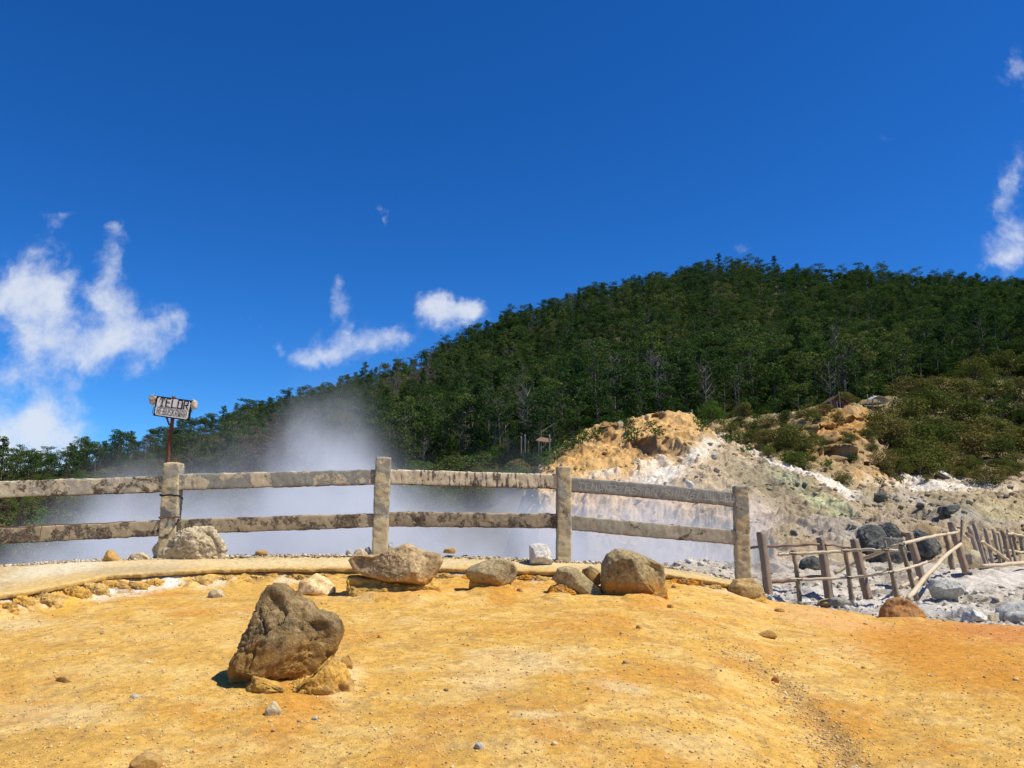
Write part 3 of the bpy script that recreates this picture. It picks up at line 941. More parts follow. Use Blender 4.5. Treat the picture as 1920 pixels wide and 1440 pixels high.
def rock_mesh(name, outl, d, depth, seed, nplanes=16, rough=0.06, sub=5, sq=0.72, ridge=0.5, cracks=0.0, lump=.6):
    """a boulder whose front silhouette follows outl (photo pixels) at distance d, with its own thickness"""
    rng = np.random.RandomState(seed)
    pts = np.array([P(a_, b_, d)[:] for a_, b_ in outl])
    n_ = len(pts)
    # polygon centroid
    X_, Z_ = pts[:, 0], pts[:, 2]
    x2, z2 = np.roll(X_, -1), np.roll(Z_, -1)
    cr = X_ * z2 - x2 * Z_
    A_ = cr.sum() / 2
    cx = ((X_ + x2) * cr).sum() / (6 * A_); cz = ((Z_ + z2) * cr).sum() / (6 * A_)
    den = []
    for i in range(n_):
        for t_ in np.linspace(0, 1, 12, endpoint=False):
            den.append((X_[i] * (1 - t_) + x2[i] * t_ - cx, Z_[i] * (1 - t_) + z2[i] * t_ - cz))
    den = np.array(den)
    ang = np.arctan2(den[:, 1], den[:, 0]); rad = np.hypot(den[:, 0], den[:, 1])
    o_ = np.argsort(ang); ang = ang[o_]; rad = rad[o_]
    v, f = ico(sub)
    phi = np.arctan2(v[:, 2], v[:, 0]); rho = np.hypot(v[:, 0], v[:, 2])
    R = np.interp(phi, np.concatenate([ang - 2 * np.pi, ang, ang + 2 * np.pi]), np.tile(rad, 3))
    rr = R * rho ** sq
    q = np.stack([rr * np.cos(phi), depth * np.sign(v[:, 1]) * np.abs(v[:, 1]) ** sq, rr * np.sin(phi)], 1)
    size = rad.mean()
    for k_ in range(nplanes):
        nrm = rng.normal(size=3); nrm[1] = -abs(nrm[1]) if k_ % 3 else abs(nrm[1])
        nrm[1] *= 1.4
        nrm /= np.linalg.norm(nrm)
        dt = q @ nrm
        h = dt.max() * rng.uniform(.62, .9)
        over = np.maximum(dt - h, 0)
        lim = smooth(rho, 1.0, .9)                   # keep the silhouette
        q = q - nrm[None] * (over * lim)[:, None] * .92
    nr = q / np.maximum(np.linalg.norm(q, axis=1), 1e-6)[:, None]
    sc = 1.0 / max(size, 1e-3)
    dsp = rough * size * (lump * fbm(q, 1.6 * sc, 4, .55, seed) + ridge * fbm(q, 3.2 * sc, 4, .6, seed + 3, True) - .3 * ridge + .6 * fbm(q, 9 * sc, 4, .65, seed + 5) + .35 * fbm(q, 26 * sc, 3, .65, seed + 6, True))
    if cracks:
        c_ = np.abs(fbm(q + 3, 1.3 * sc, 3, .5, seed + 9))
        dsp -= cracks * size * smooth(c_, .045, 0)
    q = q + nr * dsp[:, None]
    base = np.array([cx, d, (pts[:, 2].min())])
    q = q + np.array([cx, d, cz]) - base
    me = mesh_np(name, q, f)
    return me, Vector(base)


ROCKS = {}


def surf(px_, py_):
    best = None
    for f_ in (GF, KF, YF, SF):
        h_ = f_.hit(px_, py_)
        if h_ is not None and (best is None or h_.y < best.y):
            best = h_
    return best if best is not None and best.y < 30 else surf(px_, py_ + 2)


def rock(label, outl, d, depth, mat, seed, group=None, name='rock', cat='rock', **kw):
    if d is None:                       # find the ground under its foot
        xm = (min(p_[0] for p_ in outl) + max(p_[0] for p_ in outl)) / 2
        ym = max(p_[1] for p_ in outl)
        d = surf(xm, ym - 2).y + depth * .55
    me, base = rock_mesh(name, outl, d, depth, seed, **kw)
    o = link(name, me, mat, loc=base)
    tag(o, label, cat, group)
    return o


ochre = (.50, .29, .085)
rk_brown = rock_mat('brown_rock', (.19, .145, .075), (.36, .28, .15), ochre, .20, 4.5, (.07, .06, .05))
rk_main = rock_mat('dark_brown_boulder', (.17, .115, .05), (.40, .275, .12), (.40, .22, .06), .38, 4.0, (.085, .062, .035), .05)
rk_flat = rock_mat('mottled_flat_rock', (.30, .21, .10), (.56, .39, .19), (.50, .28, .08), .13, 6.5, (.16, .12, .09))
rk_tan = rock_mat('tan_rock', (.30, .23, .115), (.44, .34, .175), ochre, .10, 7, (.15, .12, .08))
rk_big = rock_mat('smooth_brown_boulder', (.24, .18, .085), (.40, .30, .14), (.40, .20, .045), .34, 5, (.14, .11, .07))
rk_orange = rock_mat('rust_orange_rock', (.42, .19, .055), (.34, .20, .09), (.50, .21, .05), .12, 7, (.14, .08, .04))
rk_sand = rock_mat('sandstone', (.44, .35, .21), (.60, .50, .32), (.56, .44, .25), .12, 6, (.20, .165, .11))
rk_white = rock_mat('white_stone', (.54, .50, .42), (.72, .67, .55), None, .1, 6, (.38, .36, .32))
rk_grey = rock_mat('grey_boulder', (.38, .37, .32), (.54, .52, .43), (.46, .43, .34), .12, 5, (.26, .26, .26))
rk_dark = rock_mat('black_lava_rock', (.085, .085, .075), (.20, .19, .155), None, .1, 2.2, (.34, .31, .22), .08)

rock('large dark brown pointed boulder standing alone in the foreground', [(434, 1300), (436, 1242), (459, 1196), (474, 1166), (489, 1126), (507, 1095), (532, 1098), (553, 1116), (569, 1122), (592, 1145), (618, 1150), (636, 1166), (641, 1186), (633, 1212), (616, 1238), (602, 1270), (585, 1285), (545, 1290), (500, 1300)],
     5.45, .30, rk_main, 11, name='boulder', cat='boulder', nplanes=34, rough=.055, sub=6, sq=.60, ridge=.8, cracks=.10, lump=.15)
PEDM = M['ground']
B_PX_ = [0, 100, 200, 350, 500, 800, 1100, 1350]; B_H_ = [38, 32, 30, 26, 22, 19, 17, 16]
def mound(outl, d, depth, seed, tintc, rough=.10, sub=6):
    me, base = rock_mesh('ground', outl, d, depth, seed, nplanes=6, rough=rough, sub=sub, sq=.6, ridge=.9)
    n_ = len(me.vertices)
    v_ = np.empty(n_ * 3, np.float32); me.vertices.foreach_get('co', v_); v_ = v_.reshape(-1, 3)
    m_ = smooth(fbm(v_ + seed, 12, 4, .65, seed), -.1, .4)[:, None]
    c_ = np.array(tintc) * (1 - m_) + np.array(BRN) * m_
    at_ = me.color_attributes.new('Col', 'FLOAT_COLOR', 'POINT')
    q_ = np.ones((n_, 4), np.float32); q_[:, :3] = c_
    at_.data.foreach_set('color', q_.ravel())
    structure(link('ground', me, PEDM, loc=base))
mound([(655, 1080), (700, 1084), (780, 1094), (808, 1082), (821, 1098), (830, 1132), (800, 1140), (742, 1143), (690, 1138), (658, 1130)], 8.66, .30, 801, YEL)
mound([(882, 1086), (935, 1098), (957, 1093), (964, 1124), (930, 1130), (876, 1124)], 8.98, .19, 802, YEL)
mound([(1018, 1126), (1033, 1100), (1055, 1094), (1078, 1106), (1098, 1128), (1060, 1138)], 8.82, .17, 803, ORA)
mound([(1186, 1146), (1196, 1128), (1232, 1112), (1248, 1102), (1252, 1130), (1225, 1146)], 8.68, .12, 804, ORA, .14)
mound([(432, 1314), (466, 1292), (482, 1260), (505, 1268), (545, 1286), (590, 1266), (622, 1228), (640, 1258), (668, 1306), (620, 1326), (540, 1336), (470, 1330)], 5.27, .16, 805, (.62, .36, .08), .12)
mound([(1375, 1142), (1400, 1124), (1430, 1118), (1446, 1136), (1430, 1146)], 9.6, .12, 806, YEL)
mound([(1690, 1174), (1705, 1158), (1728, 1152), (1742, 1172), (1715, 1178)], 9.1, .12, 807, ORA)

lrng = random.Random(9)
lp = -20.0
k_ = 0
while lp < 1345:
    wpx = lrng.uniform(26, 88); hpx = lrng.uniform(.55, 1.0) * (float(np.interp(lp, B_PX_, B_H_)))
    if not (640 < lp < 660):
        by_ = float(np.interp(lp, A_PX, B_PY)) + 3
        bd_ = float(base_d(conv(lp, by_)[0])) + .10
        o_ = [(lp - wpx / 2, by_), (lp - wpx * .48, by_ - hpx * .6), (lp - wpx * .25, by_ - hpx * lrng.uniform(.8, 1.1)), (lp + wpx * .1, by_ - hpx), (lp + wpx * .36, by_ - hpx * lrng.uniform(.7, 1)), (lp + wpx / 2, by_ - hpx * .3), (lp + wpx / 2, by_ + 2)]
        mound(o_, bd_, .07, 850 + k_, [YEL, YEL, ORA, (.64, .42, .14), (.54, .33, .10)][lrng.randrange(5)], .22, 5)
    k_ += 1
    lp += wpx * lrng.uniform(.35, .75)

rock('broad flat mottled rock balanced on an earth pedestal by the second post', [(655, 1050), (664, 1040), (700, 1041), (735, 1030), (762, 1019), (790, 1032), (825, 1039), (829, 1052), (818, 1075), (803, 1094), (780, 1098), (740, 1092), (690, 1080), (664, 1070)],
     8.62, .36, rk_flat, 12, name='boulder', cat='boulder', nplanes=16, rough=.05, sub=6)
rock('rounded tan rock capping a small earth stump', [(871, 1070), (885, 1060), (920, 1048), (945, 1047), (965, 1056), (971, 1072), (962, 1090), (935, 1101), (890, 1092), (875, 1082)],
     8.95, .20, rk_tan, 13, nplanes=10, rough=.035)
rock('slab-like tan rock leaning down to the right against the big boulder', [(1037, 1088), (1045, 1066), (1060, 1061), (1082, 1066), (1102, 1085), (1124, 1102), (1133, 1124), (1122, 1135), (1100, 1124), (1070, 1104), (1047, 1096)],
     8.85, .15, rk_tan, 14, nplanes=10, rough=.03)
rock('small brown rock wedged behind the leaning slab rock', [(1090, 1090), (1092, 1068), (1108, 1061), (1124, 1070), (1126, 1095), (1105, 1100)],
     9.25, .12, rk_brown, 15, nplanes=10, rough=.05, sub=4)
rock('big smooth brown boulder with a pale rounded top, right of the leaning slab', [(1127, 1105), (1129, 1060), (1138, 1040), (1155, 1029), (1178, 1032), (1212, 1045), (1241, 1058), (1246, 1085), (1240, 1108), (1210, 1128), (1190, 1138), (1155, 1141), (1135, 1134)],
     8.9, .36, rk_big, 16, name='boulder', cat='boulder', nplanes=10, rough=.04, sub=6, cracks=.05)
rock('squat ochre rock at the foot of the last concrete post', [(1365, 1136), (1368, 1100), (1380, 1086), (1411, 1084), (1424, 1096), (1434, 1115), (1444, 1138), (1400, 1142)],
     9.75, .20, rock_mat('ochre_rock', (.36, .25, .10), (.48, .32, .12), (.50, .28, .07), .16, 6, (.22, .15, .07)), 17, nplanes=12, rough=.05)
rock('rust orange angular rock at the edge of the grey ground', [(1651, 1160), (1655, 1140), (1668, 1124), (1688, 1120), (1710, 1130), (1728, 1145), (1734, 1165), (1700, 1172), (1665, 1169)],
     9.2, .20, rk_orange, 18, nplanes=16, rough=.07, ridge=.8)
rock('rounded grey-white boulder lying on the grey ground by the bamboo brace', [(1743, 1100), (1750, 1087), (1768, 1083), (1785, 1087), (1802, 1092), (1809, 1103), (1800, 1115), (1775, 1126), (1753, 1123)],
     None, .22, rk_grey, 19, name='boulder', cat='boulder', nplanes=10, rough=.02, ridge=.2)
rock('bulky sandstone boulder leaning on the foot of the first post', [(289, 1050), (291, 1024), (300, 1015), (322, 1011), (335, 1000), (355, 990), (382, 985), (403, 989), (413, 1008), (421, 1025), (423, 1050)],
     None, .20, rk_sand, 20, name='boulder', cat='boulder', nplanes=16, rough=.09, sub=6, ridge=1.0, cracks=.06)
rock('pale upright stone with a flat shaded face, left of the third post', [(993, 1058), (992, 1022), (1008, 1018), (1025, 1021), (1034, 1038), (1036, 1058)],
     10.0, .14, rk_white, 21, nplanes=9, rough=.02, sub=4, ridge=.2)
rock('dark pointed stone on the left stretch of the kerb', [(194, 1052), (203, 1031), (210, 1032), (225, 1050), (222, 1054)], None, .09, rk_brown, 22, sub=4, nplanes=8, name='stone', cat='stone')
rock('low sandy stone on the kerb, left of the sandstone boulder', [(240, 1049), (250, 1038), (266, 1036), (280, 1046), (282, 1052)], None, .12, rk_sand, 23, sub=4, name='stone', cat='stone')
rock('thin dark stone lying behind the kerb between the first two posts', [(477, 1041), (480, 1033), (500, 1032), (502, 1041)], None, .05, rk_brown, 24, sub=3, name='stone', cat='stone')
rock('sandy stone just left of the second post', [(660, 1044), (668, 1030), (676, 1028), (688, 1036), (692, 1045)], None, .07, rk_sand, 25, sub=4, name='stone', cat='stone')
rock('small grey stone left of the sandy stone near the second post', [(648, 1041), (650, 1031), (658, 1031), (662, 1042)], None, .05, rk_grey, 26, sub=3, name='stone', cat='stone')
rock('small dark grey stone touching the left side of the second post', [(683, 1040), (685, 1027), (693, 1025), (698, 1038)], None, .05, rk_grey, 27, sub=3, name='stone', cat='stone')
rock('grey speckled stone touching the right side of the second post', [(727, 1040), (727, 1020), (735, 1016), (738, 1030), (734, 1041)], None, .06, rk_grey, 28, sub=4, name='stone', cat='stone')
rock('squarish tan stone on the rubble behind the kerb, mid bay', [(831, 1037), (832, 1030), (845, 1028), (853, 1026), (854, 1038)], None, .06, rk_tan, 29, sub=3, name='stone', cat='stone')
rock('red-brown stone peeping over the kerb right of the big smooth boulder', [(1243, 1062), (1245, 1055), (1252, 1054), (1254, 1063)], None, .05, rk_orange, 30, sub=3, name='stone', cat='stone')
rock('white pyramid-shaped stone at the right edge of the orange ground', [(1802, 1168), (1810, 1148), (1822, 1137), (1834, 1143), (1846, 1157), (1853, 1168)], None, .16, rk_white, 31, nplanes=12, rough=.03, name='rock')
rock('big pale grey rock at the right frame edge', [(1864, 1160), (1875, 1142), (1895, 1130), (1930, 1128), (1960, 1140), (1965, 1166), (1890, 1168)], None, .3, rk_grey, 32, nplanes=14, rough=.04, name='rock')
rock('flat blue-grey rock in front of the big pale one', [(1884, 1160), (1890, 1150), (1910, 1147), (1945, 1152), (1950, 1170), (1895, 1172)], None, .14, rk_grey, 33, sub=4, name='rock')
rock('small yellow-green stone between the white pyramid stone and the pale grey rock', [(1850, 1166), (1854, 1152), (1862, 1153), (1872, 1166)], None, .07, rk_sand, 34, sub=4, name='stone', cat='stone')
rock('smooth white stone half buried at the edge of the ochre ground', [(1489, 1133), (1496, 1125), (1512, 1123), (1524, 1128), (1530, 1134)], None, .12, rk_white, 35, sub=4, rough=.015, nplanes=3, name='stone', cat='stone')
rock('rounded tan stone half buried beside the smooth white stone', [(1531, 1136), (1538, 1126), (1552, 1122), (1566, 1130), (1570, 1138)], None, .12, rk_tan, 36, sub=4, rough=.02, nplanes=4, name='stone', cat='stone')
rock('long low grey-brown rock sloping off beside the rounded tan stone', [(1553, 1134), (1558, 1121), (1580, 1120), (1605, 1130), (1619, 1140), (1590, 1142)], None, .14, rock_mat('olive_stone', (.28, .26, .20), (.38, .35, .26), ochre, .05, 6), 37, sub=4, rough=.02, nplanes=5, name='rock')
rock('tan knobbly stone at the foot of the leaning stakes', [(1805, 1064), (1808, 1040), (1820, 1030), (1832, 1034), (1838, 1058), (1834, 1066)], 17.2, .25, rk_sand, 38, sub=4, name='rock')


def gstone(label, cxp, cyp, wpx, hpx, mat, seed, sink=.25):
    """a loose stone on the ochre ground whose foot is at photo pixel (cxp, cyp)"""
    x_, y_, z_g = gpt(cxp, cyp)
    rng = random.Random(seed)
    pts = []
    for k_ in range(9):
        t_ = math.pi * k_ / 8
        pts.append((cxp - wpx / 2 * math.cos(t_) * rng.uniform(.85, 1.1), cyp + 2 - hpx * math.sin(t_) * rng.uniform(.8, 1.1)))
    pts += [(cxp + wpx * .35, cyp + hpx * sink + 2), (cxp - wpx * .35, cyp + hpx * sink + 2)]
    me, base = rock_mesh('stone', pts, y_, wpx * y_ / FPX * .4, seed, nplanes=10, rough=.06, sub=4 if wpx > 20 else 3)
    zz = float(ground_z(np.array([base.x]), np.array([y_]))[0])
    base.z = zz - hpx * sink * y_ / FPX
    o = link('stone', me, mat, loc=base)
    return tag(o, label, 'stone')


gstone('tan stone resting below the pale patch of the earth bank', 405, 1117, 32, 15, rk_sand, 41)
gstone('flat dark brown stone lying at the far left of the ochre ground', 130, 1272, 52, 11, rk_brown, 42)
gstone('tiny purple-grey pebbles pair left of the big dark boulder', 252, 1309, 20, 6, rk_grey, 43)
gstone('dark grey stone half way out on the orange ground at right', 1440, 1195, 36, 13, rk_brown, 44)
gstone('small rusty stone lying in the gully', 1453, 1277, 15, 12, rk_orange, 45)
gstone('small blue-grey pebble near the bottom centre of the picture', 898, 1407, 18, 13, rk_grey, 46)
gstone('grey cobble stuck in the soil right of the big dark boulder', 649, 1274, 24, 26, rk_brown, 47)
gstone('pale angular stone in the soil below the big dark boulder', 512, 1345, 30, 24, rk_sand, 48)
gstone('broken greyish stone slab at the bottom left edge', 272, 1438, 62, 26, rk_tan, 49)
gstone('small brown stone on the ground right of the big smooth boulder', 1257, 1140, 13, 8, rk_brown, 50)
gstone('little peaked stone beside the earth bank right of the big smooth boulder', 1264, 1104, 12, 8, rk_brown, 51)
gstone('small pale stone on the orange ground right of the ochre rock', 1462, 1148, 20, 8, rk_tan, 52)
gstone('small dark stone above the gully', 1198, 1184, 12, 8, rk_brown, 53)
gstone('pale stone in the lower end of the gully', 1600, 1428, 22, 10, rk_sand, 54)
gstone('smooth dome of pale earth-covered stone under the earth bank', 592, 1112, 74, 34, rock_mat('earthy_stone', (.66, .45, .20), (.74, .55, .28), None, .1, 5), 55, .1)
gstone('small peaked stone between the tan rock and the slab rock', 975, 1109, 14, 9, rk_brown, 56)
gstone('small dark stone in the middle of the ochre ground', 712, 1197, 10, 6, rk_brown, 57)
gstone('small grey stone low in the left foreground', 590, 1352, 13, 7, rk_grey, 58)
gstone('brownish stone at the far left end of the earth bank', 6, 1148, 26, 14, rk_brown, 59)


# ------------------------------------------------------------------ beams, poles
def frame_axes(dv, up=Vector((0, 0, 1))):
    dv = dv.normalized()
    s_ = dv.cross(up)
    if s_.length < 1e-3:
        s_ = Vector((1, 0, 0))
    s_.normalize()
    u_ = s_.cross(dv).normalized()
    return s_, u_


def beam_mesh(name, p0, p1, w_, h_, seed=0, segs=60, rim=36, rough=.008, sqr=11.0, sag=0.0, org=None, twist=0.0, taper=1.0, upv=None, ends=True):
    """weathered square-section member from p0 to p1 (w_ sideways, h_ along up)"""
    p0 = Vector(p0); p1 = Vector(p1)
    dv = p1 - p0
    s_, u_ = frame_axes(dv, upv if upv is not None else Vector((0, 0, 1)))
    if twist:
        q_ = Matrix.Rotation(twist, 3, dv.normalized())
        s_ = q_ @ s_; u_ = q_ @ u_
    s_ = np.array(s_); u_ = np.array(u_)
    th_ = np.linspace(0, 2 * np.pi, rim, endpoint=False) + np.pi / rim
    th_ = th_ - .19 * np.sin(4 * th_) * -1
    c_, s2 = np.cos(th_), np.sin(th_)
    r_ = (np.abs(c_) ** sqr + np.abs(s2) ** sqr) ** (-1 / sqr)
    ox = c_ * r_ * w_ / 2; oz = s2 * r_ * h_ / 2
    V_ = []
    ts = np.linspace(0, 1, segs + 1)
    for t_ in ts:
        k_ = 1 + (taper - 1) * t_
        c = np.array(p0 + dv * t_) + u_ * (sag * 4 * t_ * (1 - t_))
        V_.append(c[None] + k_ * (ox[:, None] * s_[None] + oz[:, None] * u_[None]))
    # closed ends
    for t_, order in ((0, -1), (1, 1)):
        c = np.array(p0 + dv * t_)
        V_.append(c[None] + np.array(dv.normalized())[None] * order * min(w_, h_) * .06 + (1 + (taper - 1) * t_) * .6 * (ox[:, None] * s_[None] + oz[:, None] * u_[None]))
    V_ = np.concatenate(V_)
    nv = len(V_)
    nr = V_ * 0
    cen = np.repeat(np.array([np.array(p0 + dv * t_) for t_ in list(ts) + [0, 1]]), rim, 0)
    nr = V_ - cen; nr /= np.maximum(np.linalg.norm(nr, axis=1), 1e-6)[:, None]
    V_ = V_ + nr * (rough * (fbm(V_, 9, 3, .6, seed) + .8 * fbm(V_, 34, 3, .6, seed + 2)) + rough * .8 * fbm(V_, 2.2, 2, .5, seed + 4))[:, None]
    F_ = []
    R_ = len(ts)
    idx = lambda r, c: r * rim + (c % rim)
    for r in range(R_ - 1):
        for c in range(rim):
            F_.append((idx(r, c), idx(r, c + 1), idx(r + 1, c + 1), idx(r + 1, c)))
    for c in range(rim):
        F_.append((idx(R_, c + 1), idx(R_, c), idx(0, c), idx(0, c + 1))[::-1])
        F_.append((idx(R_ - 1, c), idx(R_ - 1, c + 1), idx(R_ + 1, c + 1), idx(R_ + 1, c)))
    F2 = [list(f_) for f_ in F_]
    o_ = np.array(org if org is not None else (0, 0, 0))
    me = bpy.data.meshes.new(name)
    caps = [[idx(R_, c) for c in range(rim)][::-1], [idx(R_ + 1, c) for c in range(rim)]]
    me.from_pydata([tuple(q) for q in (V_ - o_)], [], F2 + caps)
    me.update()
    bm = bmesh.new(); bm.from_mesh(me); bmesh.ops.recalc_face_normals(bm, faces=bm.faces); bm.to_mesh(me); bm.free()
    for p_ in me.polygons:
        p_.use_smooth = True
    return me


def pole_mesh(name, pts, r0, r1=None, rim=10, org=(0, 0, 0), seed=0, wob=.004, nodes_=0.0, sub=6):
    r1 = r0 if r1 is None else r1
    pts = [np.array(p_) for p_ in pts]
    # resample with catmull-rom
    Q = []
    n_ = len(pts)
    for i in range(n_ - 1):
        a0 = pts[max(i - 1, 0)]; a1 = pts[i]; a2 = pts[i + 1]; a3 = pts[min(i + 2, n_ - 1)]
        for t_ in np.linspace(0, 1, sub, endpoint=False):
            Q.append(.5 * ((2 * a1) + (-a0 + a2) * t_ + (2 * a0 - 5 * a1 + 4 * a2 - a3) * t_ ** 2 + (-a0 + 3 * a1 - 3 * a2 + a3) * t_ ** 3))
    Q.append(pts[-1])
    Q = np.array(Q)
    N_ = len(Q)
    T_ = np.gradient(Q, axis=0); T_ /= np.linalg.norm(T_, axis=1)[:, None]
    ref = np.array([0, 0, 1.0]) if abs(T_[0][2]) < .9 else np.array([0, 1.0, 0])
    V_ = []
    rng = np.random.RandomState(seed)
    for i in range(N_):
        s_ = np.cross(T_[i], ref); s_ /= np.linalg.norm(s_); u_ = np.cross(s_, T_[i])
        t_ = i / (N_ - 1)
        r_ = (r0 + (r1 - r0) * t_) * (1 + nodes_ * (1 if i % 5 == 2 else 0))
        th_ = np.linspace(0, 2 * np.pi, rim, endpoint=False)
        c = Q[i] + rng.normal(size=3) * wob * (0 < i < N_ - 1)
        V_.append(c + r_ * (np.cos(th_)[:, None] * s_ + np.sin(th_)[:, None] * u_))
    V_ = np.concatenate(V_) - np.array(org)
    F_ = [(r * rim + c, r * rim + (c + 1) % rim, (r + 1) * rim + (c + 1) % rim, (r + 1) * rim + c) for r in range(N_ - 1) for c in range(rim)]
    F_ += [tuple(range(rim))[::-1], tuple(range((N_ - 1) * rim, N_ * rim))]
    me = bpy.data.meshes.new(name); me.from_pydata([tuple(q) for q in V_], [], F_); me.update()
    bm = bmesh.new(); bm.from_mesh(me); bmesh.ops.recalc_face_normals(bm, faces=bm.faces); bm.to_mesh(me); bm.free()
    for p_ in me.polygons:
        p_.use_smooth = len(p_.vertices) == 4
    return me


# ------------------------------------------------------------------ concrete fence
fo = P(715, 1042, 10.15)
fence = empty('concrete_fence', fo, 'weathered concrete post and rail fence with peeling paint running along the kerb', 'fence')
POSTS = [  # top px, bottom px, d, width m
    ((-96, 878), (-112, 1068), 9.3, .20), ((326, 869), (314, 1060), 9.75, .20), ((719, 859), (711, 1052), 10.15, .195), ((1056, 876), (1057, 1066), 10.25, .185), ((1388, 912), (1394, 1106), 10.3, .185)]
pp = []
for i, ((tx, ty), (bx, by), d, wd) in enumerate(POSTS):
    p0 = P(bx, by + 8, d); p1 = P(tx, ty, d + .02)
    pp.append((p0, p1))
    tw = [.2, .12, .16, .06, -.10][i]
    me = beam_mesh('post', p0, p1, .20, wd, seed=300 + i, segs=70, rough=.011, org=fo, upv=Vector((1, 0, 0)), twist=tw, sqr=14)
    link('post', me, M['c_post'] if i != 2 else M['c_post'], parent=fence)
RAILS = [  # bay, y0 centre at left, y1 centre at right, height px, mat
    (0, 'up', (None, 919), (908,), 30, 'c_beige'), (0, 'lo', (None, 1008), (990,), 30, 'c_rough')]
def rail(i, yl, yr, hpx, mat, seed, sag=0.0, th=.12):
    (ax0, ax1), (bx0, bx1) = pp[i], pp[i + 1]
    pxl = POSTS[i][0][0]; pxr = POSTS[i + 1][0][0]
    dl = POSTS[i][2]; dr = POSTS[i + 1][2]
    L = P(pxl + 4, yl, dl); R = P(pxr - 4, yr, dr)
    h = hpx * (dl + dr) / 2 / FPX
    me = beam_mesh('rail', L, R, th, h, seed=seed, segs=150, rough=.010, org=fo, sag=sag)
    return link('rail', me, M[mat], parent=fence)
rail(0, 922, 907, 30, 'c_beige', 320)
rail(0, 1009, 989, 29, 'c_rough', 321)
rail(1, 904.5, 894, 29, 'c_mixed', 322)
rail(1, 988, 975, 26, 'c_rough', 323)
rail(2, 894, 903.5, 27, 'c_cream', 324)
rail(2, 973, 977, 26, 'c_rough', 325)
rail(3, 908.5, 938, 26.5, 'c_grey', 326, sag=.015)
rail(3, 979.5, 1008, 26.5, 'c_half', 327)
# rest of the line, running out of the frame at the left
p0 = P(-500, 1090, 8.6); p1 = P(-505, 890, 8.6)
link('post', beam_mesh('post', p0, p1, .2, .2, seed=340, org=fo, upv=Vector((1, 0, 0))), M['c_post'], parent=fence)
for ya, yb in ((935, 922), (1030, 1009)):
    link('rail', beam_mesh('rail', P(-500, ya, 8.6), P(-100, yb, 9.3), .12, .19, seed=341, org=fo), M['c_rough'], parent=fence)
# wires round the first post and bars sticking out of it
d1 = 9.75 - .125
link('wire', pole_mesh('wire', [P(301, 929, 9.85), P(304, 928, d1), P(337, 930, d1), P(343, 936, d1 - .02)], .011, org=fo), M['black'], parent=fence)
link('wire', pole_mesh('wire', [P(299, 970, 9.85), P(301, 971, d1), P(336, 969, d1), P(337, 968, 9.85)], .008, org=fo), M['rust'], parent=fence)
for a_, b_ in (((325, 876), (326, 856)), ((322, 874), (325, 860)), ((332, 874), (329, 857)), ((340, 874), (334, 858))):
    link('rebar', pole_mesh('rebar', [P(a_[0], a_[1], 9.78), P(b_[0], b_[1], 9.8)], .004, rim=6, org=fo), M['rust'], parent=fence)
# exposed bars of the left lower rail
link('rebar', pole_mesh('rebar', [P(-90, 989 + 7, 9.2), P(40, 987.5, 9.28), P(180, 981, 9.42), P(255, 977, 9.5)], .005, rim=6, org=fo), M['rust'], parent=fence)
for q in (18, 48, 77, 104, 132):
    yt = 989 - q * .044; db_ = 9.30 + (q / 320) * .28
    link('rebar', pole_mesh('rebar', [P(q, yt, db_), P(q - 3, yt + 27, db_)], .004, rim=6, org=fo), M['rust'], parent=fence)

# ------------------------------------------------------------------ stroke lettering
GL = {
    'T': [[(0, 1), (1, 1)], [(.5, 1), (.5, 0)], [(.22, 0), (.78, 0)], [(0, 1), (0, .84)], [(1, 1), (1, .84)]],
    'E': [[(1, 1), (0, 1), (0, 0), (1, 0)], [(0, .5), (.8, .5)]],
    'L': [[(0, 1), (0, 0), (1, 0)]],
    'O': [[(0, 0), (0, 1), (1, 1), (1, 0), (0, 0)]],
    'R': [[(0, 0), (0, 1), (.95, 1), (.95, .5), (0, .5)], [(.5, .5), (1, 0)]],
    'B': [[(0, 0), (0, 1), (.8, 1), (.9, .55), (0, .5)], [(.8, .5), (1, .4), (1, 0), (0, 0)]],
    'U': [[(0, 1), (0, 0), (1, 0), (1, 1)]],
    'S': [[(1, .85), (1, 1), (0, 1), (0, .55), (1, .45), (1, 0), (0, 0), (0, .15)]],
    'K': [[(0, 0), (0, 1)], [(1, 1), (0, .45)], [(.3, .6), (1, 0)]],
    'A': [[(0, 0), (.15, 1), (.85, 1), (1, 0)], [(.08, .4), (.92, .4)]],
    'W': [[(0, 1), (.1, 0), (.5, .35), (.9, 0), (1, 1)], [(.5, .35), (.5, .8)]],
    'H': [[(0, 0), (0, 1)], [(1, 0), (1, 1)], [(0, .5), (1, .5)]],
    'N': [[(0, 0), (0, 1), (1, 0), (1, 1)]], 'I': [[(.5, 0), (.5, 1)]], 'Y': [[(0, 1), (.5, .5), (1, 1)], [(.5, .5), (.5, 0)]],
    '/': [[(0, 0), (1, 1)]], "'": [[(.5, 1), (.5, .75)]], '7': [[(0, 1), (1, 1), (.4, 0)]], '6': [[(1, 1), (0, .6), (0, 0), (1, 0), (1, .5), (0, .5)]],
    'o': [[(0, 0), (0, .5), (1, .5), (1, 0), (0, 0)]], '2': [[(0, .8), (0, 1), (1, 1), (1, .55), (0, 0), (1, 0)]], ' ': [],
}


